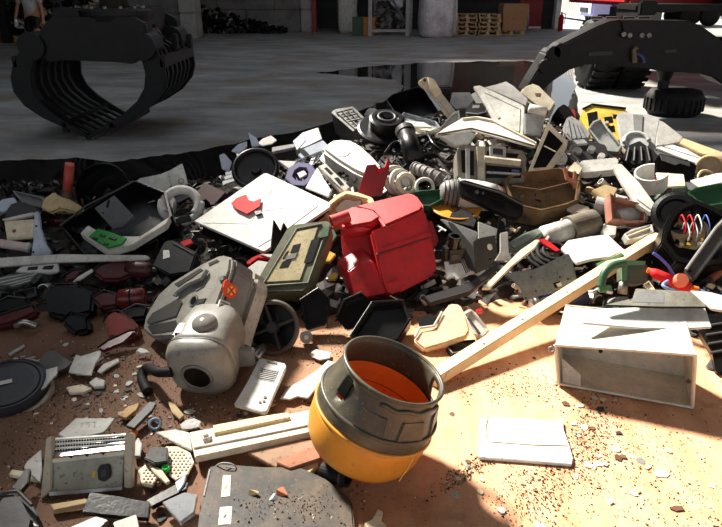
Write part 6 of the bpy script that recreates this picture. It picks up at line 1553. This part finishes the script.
# red vacuum wreck on the left
pA, pB = S(132, 272) + V((0, -.05, .04)), S(156, 276) + V((0, -.04, .05))
T = Thing('red_cylinder', 'dark red ribbed cylinder right of the open red housing', 'cylinder', pA)
T.part('barrel', tube_bm([pA, pA.lerp(pB, .3), pA.lerp(pB, .8), pB], [.04, .048, .046, .03], 24), MAROON, smooth=True); T.part('nozzle', tube_bm([pB, pB + (pB - pA) * .25], .022, 18), BLACK)
pA, pB = S(122, 304) + V((0, -.05, .05)), S(150, 302) + V((0, -.04, .05))
T = Thing('red_tank', 'glossy dark red tank below the open red housing', 'tank', pA)
T.part('barrel', tube_bm([pA, pA.lerp(pB, .12), pA.lerp(pB, .9), pB], [.03, .052, .050, .03], 24), M((96, 26, 28), .22, dirt=.3), smooth=True); T.part('band', ring_bm(pA.lerp(pB, .5), pB - pA, .052, .005, 24), BLACK)
for lab, pts, m_, n_, t_ in (('dull red rounded vacuum body with a grey nose at the left foot of the mound', [(103, 322), (108, 312), (118, 310), (132, 318), (139, 326), (136, 336), (122, 340), (108, 337)], M((128, 44, 38), .4, dirt=.4), FU, .10),
                             ('dark red housing with an open mouth at the left', [(92, 272), (100, 264), (118, 259), (133, 264), (136, 272), (120, 280), (102, 280)], MAROON, FU, .08), ('dark red bent panel at the left', [(62, 276), (76, 268), (84, 270), (76, 280), (66, 282)], MAROON, FU, .03),
                             ('long dark red and black bar at the left edge', [(-6, 316), (20, 308), (34, 304), (38, 312), (16, 322), (-6, 328)], MAROON, FU, .06), ('dull red flat blade under the red vacuum body', [(97, 348), (108, 340), (130, 330), (138, 330), (124, 343), (102, 352)], M((92, 34, 34), .35, dirt=.3), UP, .02),
                             ('dark red lower shell behind the red vacuum body', [(90, 298), (104, 290), (118, 294), (118, 306), (100, 308)], MAROON, FU, .08)):
    slab('red_housing', lab, 'housing', pts, m_, n=n_, t=t_, tw=.06, bev=.014, det=[('seam', 'bar', [pts[0], pts[1], pts[2], pts[3]], BLACK, .001, '', .004)])
for lab, pts in (('black crumpled bag in the left dark hollow', [(42, 300), (52, 284), (78, 284), (94, 292), (92, 312), (66, 318), (48, 314)]), ('black plastic canister lying in the left dark hollow', [(60, 322), (70, 312), (88, 316), (90, 330), (74, 334)]), ('black motor block at the left edge', [(-6, 304), (8, 296), (26, 298), (34, 306), (14, 312), (-6, 314)]),
                 ('black grille panel left of the vacuum cleaner', [(120, 312), (136, 304), (150, 306), (146, 318), (130, 320)])):
    slab('black_scrap', lab, 'scrap', pts, BLACK, n=FU, t=.08, tw=.04, bev=.016, det=[('ridge', 'bar', [pts[0], pts[1], pts[2]], BLACKG, .003, '', .006)])
pA = S(23, 326) + V((0, -.06, .03))
single('chrome_elbow', 'small chrome pipe elbow at the left foot of the mound', 'pipe', tube_bm(smoothpath([pA, pA + V((.05, -.01, .03)), pA + V((.10, 0, .0))]), .014, 12), SILVER, smooth=True)
slab('white_strip', 'thin white metal strip among the dark red housings', 'strip', [(72, 282), (78, 276), (92, 268), (93, 271), (80, 280)], WHITE2, n=FU, t=.01, tw=.12)
slab('white_clip', 'small white and orange bit beside the vacuum hose', 'clip', [(135, 351), (140, 347), (146, 349), (150, 352), (142, 354)], WHITE, n=UP, t=.012, tw=.05)

# ================================================================== small scrap wedged between the big things
def scrap_mesh(kind, seed):
    r = random.Random(seed); bm2 = bmesh.new()
    if kind == 'plate_shard':
        k = r.randint(4, 6)
        P = [V((math.cos(2 * math.pi * i / k + r.uniform(-.3, .3)) * r.uniform(.5, 1), math.sin(2 * math.pi * i / k) * r.uniform(.5, 1), 0)) for i in range(k)]
        prism(P, V((0, 0, 1)), .12, 0, bm=bm2)
    elif kind == 'bent_bracket':
        P = [V((-1, -.5, .0)), V((0, -.5, 0)), V((.1, -.5, .9)), V((.0, -.5, .92)), V((-.1, -.5, .12)), V((-1, -.5, .12))]
        prism(P, V((0, -1, 0)), r.uniform(.4, 1.0), 0, bm=bm2)
    elif kind == 'tube_piece':
        lathe_bm([(.32, -1), (.4, -1), (.4, 1), (.32, 1), (.32, -1)], V((0, 0, 0)), (1, .1, .1), 12, bm=bm2)
    elif kind == 'box_fragment':
        P = [V((-1, -.6, .4)), V((1, -.6, .4)), V((r.uniform(.7, 1), .6, .4)), V((-1, r.uniform(.3, .6), .4))]
        prism(P, V((0, 0, 1)), .6, 0, hollow=(.15, .4), bm=bm2)
    elif kind == 'gear_disc':
        lathe_bm([(0, .12), (.3, .12), (.32, .2), (.5, .2), (.52, .1), (.9, .1), (1, .06), (1, -.1), (0, -.1)], V((0, 0, 0)), (0, 0, 1), 18, bm=bm2)
    elif kind == 'cable_loop':
        pts = smoothpath([V((-1, r.uniform(-.5, .5), 0)), V((-.4, .7, .25)), V((.3, -.6, .35)), V((.8, .3, .1)), V((1.3, -.2, -.1))], 5)
        tube_bm(pts, .09, 6, bm2)
    elif kind == 'board_strip':
        box_bm(V((0, 0, 0)), 2.2, .35, .12, None, bm2)
        box_bm(V((r.uniform(-.6, .6), 0, .1)), .3, .25, .14, None, bm2)
    elif kind == 'curved_shell':
        lathe_bm([(.7, -.7), (.8, -.7), (.9, 0), (.8, .7), (.7, .7), (.8, 0), (.7, -.7)], V((0, 0, 0)), (1, 0, 0), 10, bm=bm2, a0=0, a1=2.2)
    bmesh.ops.recalc_face_normals(bm2, faces=bm2.faces)
    me = bpy.data.meshes.new(kind); bm2.to_mesh(me); bm2.free(); return me
MARKS = [((20, 262), 'the long white strip'), ((20, 231), 'the stained panel'), ((68, 190), 'the red handle'), ((103, 190), 'the round tub'), ((106, 240), 'the green circuit board'), ((165, 182), 'the bent off-white sheet'),
         ((186, 205), 'the white ring bezel'), ((172, 258), 'the black case'), ((262, 212), 'the big white lid'), ((295, 258), 'the olive green case'), ((385, 245), 'the red canister'), ((350, 160), 'the white hood'), ((300, 174), 'the purple basket'),
         ((255, 168), 'the round pan'), ((350, 120), 'the grid-top cooker'), ((386, 126), 'the fan housing'), ((414, 105), 'the black tub'), ((440, 100), 'the cream lever arm'), ((500, 112), 'the upright door'), ((487, 132), 'the white table top'),
         ((548, 150), 'the framed pane'), ((490, 166), 'the printer chassis'), ((472, 184), 'the white motor drum'), ((492, 200), 'the black long panel'), ((452, 206), 'the orange disc'), ((447, 240), 'the black bottle'), ((485, 252), 'the folded bracket'),
         ((545, 278), 'the holed grey plate'), ((545, 190), 'the brown crate'), ((578, 230), 'the grey can'), ((592, 248), 'the cream cover sheet'), ((635, 188), 'the white bar'), ((628, 210), 'the pinkish box'), ((600, 165), 'the long white box'),
         ((604, 122), 'the yellow casing'), ((638, 132), 'the grey arched panel'), ((690, 155), 'the long white trim'), ((692, 235), 'the opened housing'), ((705, 194), 'the green tray'), ((625, 272), 'the green power tool'), ((670, 280), 'the red plug'),
         ((200, 300), 'the vacuum cleaner'), ((275, 325), 'the spoked wheel'), ((440, 328), 'the broken cream case'), ((112, 268), 'the open red housing'), ((120, 326), 'the red vacuum body'), ((66, 300), 'the crumpled black bag'), ((380, 150), 'the torn red bracket'),
         ((85, 362), 'the large white shard'), ((10, 386), 'the black round lid'), ((85, 465), 'the power supply'), ((165, 465), 'the perforated plate'), ((255, 432), 'the cream rail'), ((260, 385), 'the control panel'), ((375, 420), 'the yellow drum'),
         ((270, 500), 'the dark grey board'), ((525, 440), 'the flat white cover'), ((625, 360), 'the open white casing'), ((661, 473), 'the leaf-shaped shard'), ((50, 362), 'the crumpled grey sheet'), ((540, 320), 'the wooden beam')]
def beside(px, py):
    (mx_, my_), nm_ = min(MARKS, key=lambda m: (m[0][0] - px) ** 2 + (1.3 * (m[0][1] - py)) ** 2)
    dx_, dy_ = px - mx_, py - my_
    far = '' if math.hypot(dx_, dy_) < 26 else 'further '
    if abs(dx_) > 1.2 * abs(dy_): w_ = 'left of' if dx_ < 0 else 'right of'
    elif abs(dy_) > 2.2 * abs(dx_): w_ = 'above' if dy_ < 0 else 'below'
    else: w_ = ('upper ' if dy_ < 0 else 'lower ') + ('left of' if dx_ < 0 else 'right of')
    return far + w_ + ' ' + nm_
KINDS = ['plate_shard', 'bent_bracket', 'tube_piece', 'box_fragment', 'gear_disc', 'cable_loop', 'board_strip', 'curved_shell']
COLS = {'black': BLACK, 'dark grey': DGREY, 'white': WHITE2, 'light grey': LGREY, 'cream': CREAM, 'dark red': MAROON, 'brown': BROWN, 'silver': SILVER, 'green': GREEN, 'tan': TAN}
_cache = {}
rng = random.Random(21)
placed = 0; tries = 0; taken = []
while placed < 290 and tries < 9000:
    tries += 1
    px, py = rng.uniform(-5, 727), rng.uniform(100, 352)
    p = S(px, py)
    if p.z < 0.04 or p.y > 5.4: continue
    if any((p - q).length < .075 for q in taken): continue
    taken.append(p)
    k = rng.choice(KINDS)
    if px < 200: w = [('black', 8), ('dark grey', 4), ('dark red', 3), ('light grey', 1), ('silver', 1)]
    elif px > 480: w = [('black', 5), ('dark grey', 3), ('white', 4), ('cream', 3), ('light grey', 3), ('brown', 2), ('tan', 2), ('silver', 1), ('green', 1)]
    else: w = [('black', 9), ('dark grey', 4), ('white', 1), ('light grey', 2), ('brown', 1), ('silver', 1), ('cream', 1)]
    cn = rng.choices([a for a, b in w], [b for a, b in w])[0]
    if k == 'cable_loop' : cn = 'black'
    key = (k, cn, rng.randint(0, 2))
    if key not in _cache:
        me = scrap_mesh(k, hash(k) % 1000 * 0 + KINDS.index(k) * 10 + key[2]); me.materials.append(COLS[cn]); _cache[key] = me
    o = bpy.data.objects.new(k, _cache[key]); C.objects.link(o)
    s_ = rng.uniform(.03, .062) * (1.25 if k in ('cable_loop', 'board_strip') else 1)
    o.scale = (s_, s_, s_)
    o.rotation_euler = (rng.uniform(-.9, .9), rng.uniform(-.7, .7), rng.uniform(0, 6.28))
    o.location = p + V((0, 0, .012))
    kn = k.replace('_', ' ')
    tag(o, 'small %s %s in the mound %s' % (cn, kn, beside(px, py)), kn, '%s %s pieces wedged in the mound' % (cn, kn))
    placed += 1

# ------------------------------------------------------------------ chips on the floor
def chip_mesh(seed):
    r = random.Random(seed); k = r.randint(4, 7); bm2 = bmesh.new()
    P = [V((math.cos(2 * math.pi * i / k + r.uniform(-.25, .25)) * r.uniform(.5, 1), math.sin(2 * math.pi * i / k) * r.uniform(.4, 1), 0)) for i in range(k)]
    prism(P, V((0, 0, 1)), .25, 0, bm=bm2)
    me = bpy.data.meshes.new('plastic_chip'); bm2.to_mesh(me); bm2.free(); return me
CH = [('white', WHITE), ('cream', CREAM), ('dark', DGREY), ('grey', LGREY), ('brown', BROWN)]
cm = {(i, c): None for i in range(5) for c, _ in CH}
bands = [((0, 150), (345, 425), 95, (8, 3, 10, 5, 4)), ((120, 330), (395, 440), 34, (4, 3, 5, 2, 4)), ((560, 625), (398, 470), 22, (5, 3, 3, 1, 3)), ((140, 200), (470, 525), 16, (3, 3, 5, 2, 3)), ((540, 720), (415, 525), 14, (5, 3, 2, 1, 3)), ((300, 345), (480, 525), 8, (1, 2, 4, 1, 3)), ((440, 560), (460, 525), 8, (2, 2, 3, 1, 3))]
names = ['on the brown floor at the left', 'on the floor around the cream rail', 'on the orange floor right of the flat white cover', 'on the floor beside the dark grey board', 'on the bright orange floor at the right', 'on the floor under the yellow drum', 'on the orange floor below the flat white cover']
rng = random.Random(33)
for (bx, by, n, w), nm in zip(bands, names):
    for k in range(n):
        x, y = rng.uniform(*bx), rng.uniform(*by)
        p = G(x, y)
        if Hf(p.x, p.y) > .02: continue
        ci = rng.choices(range(5), w)[0]; cn, m_ = CH[ci]; sd = rng.randint(0, 4)
        if cm[(sd, cn)] is None:
            me = chip_mesh(sd); me.materials.append(m_); cm[(sd, cn)] = me
        o = bpy.data.objects.new('plastic_chip', cm[(sd, cn)]); C.objects.link(o)
        s_ = rng.choice((.008, .01, .013, .018)); o.scale = (s_ * rng.uniform(.8, 2.0), s_, s_ * .9)
        o.rotation_euler = (rng.uniform(-.15, .15), rng.uniform(-.15, .15), rng.uniform(0, 6.28)); o.location = p + V((0, 0, s_ * .35))
        tag(o, '%s %s plastic chip on the floor %s' % ({.008: 'tiny', .01: 'small', .013: 'thumbnail-sized', .018: 'larger'}[s_], cn, beside(x, y)), 'chip', '%s chips on the floor' % cn)
for lab, x, y, s_, m_ in (('white leaf-shaped shard on the bright floor at the lower right', 661, 473, .03, WHITE), ('white chip left of the lower right shard', 598, 464, .022, WHITE), ('grey pebble above the lower right white shard', 641, 460, .018, GREY), ('white shard at the gravel right of the flat cover', 584, 427, .02, WHITE),
                          ('round white chip cut by the bottom edge', 541, 527, .024, WHITE), ('dark pebble right of the wooden beam', 534, 358, .012, BROWN), ('dark pebble right of the yellow drum', 452, 414, .013, BROWN), ('grey chip on the floor right of the drum shadow', 468, 466, .014, GREY)):
    me = chip_mesh(int(x)); me.materials.append(m_); o = bpy.data.objects.new('floor_shard', me); C.objects.link(o)
    o.scale = (s_, s_ * 1.3, s_ * .5); o.location = G(x, y, s_ * .13); o.rotation_euler = (0, 0, x); tag(o, lab, 'shard')
# grit: nobody could count it
gb = bmesh.new(); rng = random.Random(44); mi = []
def grit(n, cx, cy, sx, sy, ang=0, s0=.002, s1=.007, zb=0.0):
    for k in range(n):
        a, b = rng.gauss(0, sx), rng.gauss(0, sy)
        x, y = cx + a * math.cos(ang) - b * math.sin(ang), cy + a * math.sin(ang) + b * math.cos(ang)
        if y > 500 + 60 or y < 300: continue
        p = G(x, y, zb if y > 478 and x < 345 else 0.0)
        if Hf(p.x, p.y) > .03: continue
        s = rng.uniform(s0, s1)
        vs4 = [gb.verts.new(p + V((rng.uniform(-s, s), rng.uniform(-s, s), z))) for z in (-.001, -.001, -.001, s * 1.1)]
        for t in ((0, 1, 2), (0, 1, 3), (1, 2, 3), (0, 2, 3)):
            f = gb.faces.new([vs4[i] for i in t]); f.material_index = mi_c
for mi_c, n in ((0, 1500), (1, 500), (2, 700)):
    q = n / 1000
    grit(int(900 * q), 90, 385, 75, 26, -.2); grit(int(500 * q), 210, 425, 70, 18, -.2); grit(int(420 * q), 592, 435, 14, 24, .25); grit(int(260 * q), 520, 385, 40, 8, .0)
    grit(int(420 * q), 540, 490, 26, 18, -.6); grit(int(380 * q), 640, 470, 60, 38, .6); grit(int(240 * q), 300, 497, 34, 12, zb=.034); grit(int(300 * q), 60, 470, 50, 30, -.3); grit(int(200 * q), 470, 470, 22, 5, -.6); grit(int(260 * q), 340, 345, 50, 10)
o = single('floor_grit', 'fine dark and pale grit scattered over the dusty floor', 'grit', gb, M((58, 46, 36), .9, dirt=.2), kind='stuff')
o.data.materials.append(M((214, 200, 174), .8, dirt=.2)); o.data.materials.append(M((132, 92, 62), .9, dirt=.2))
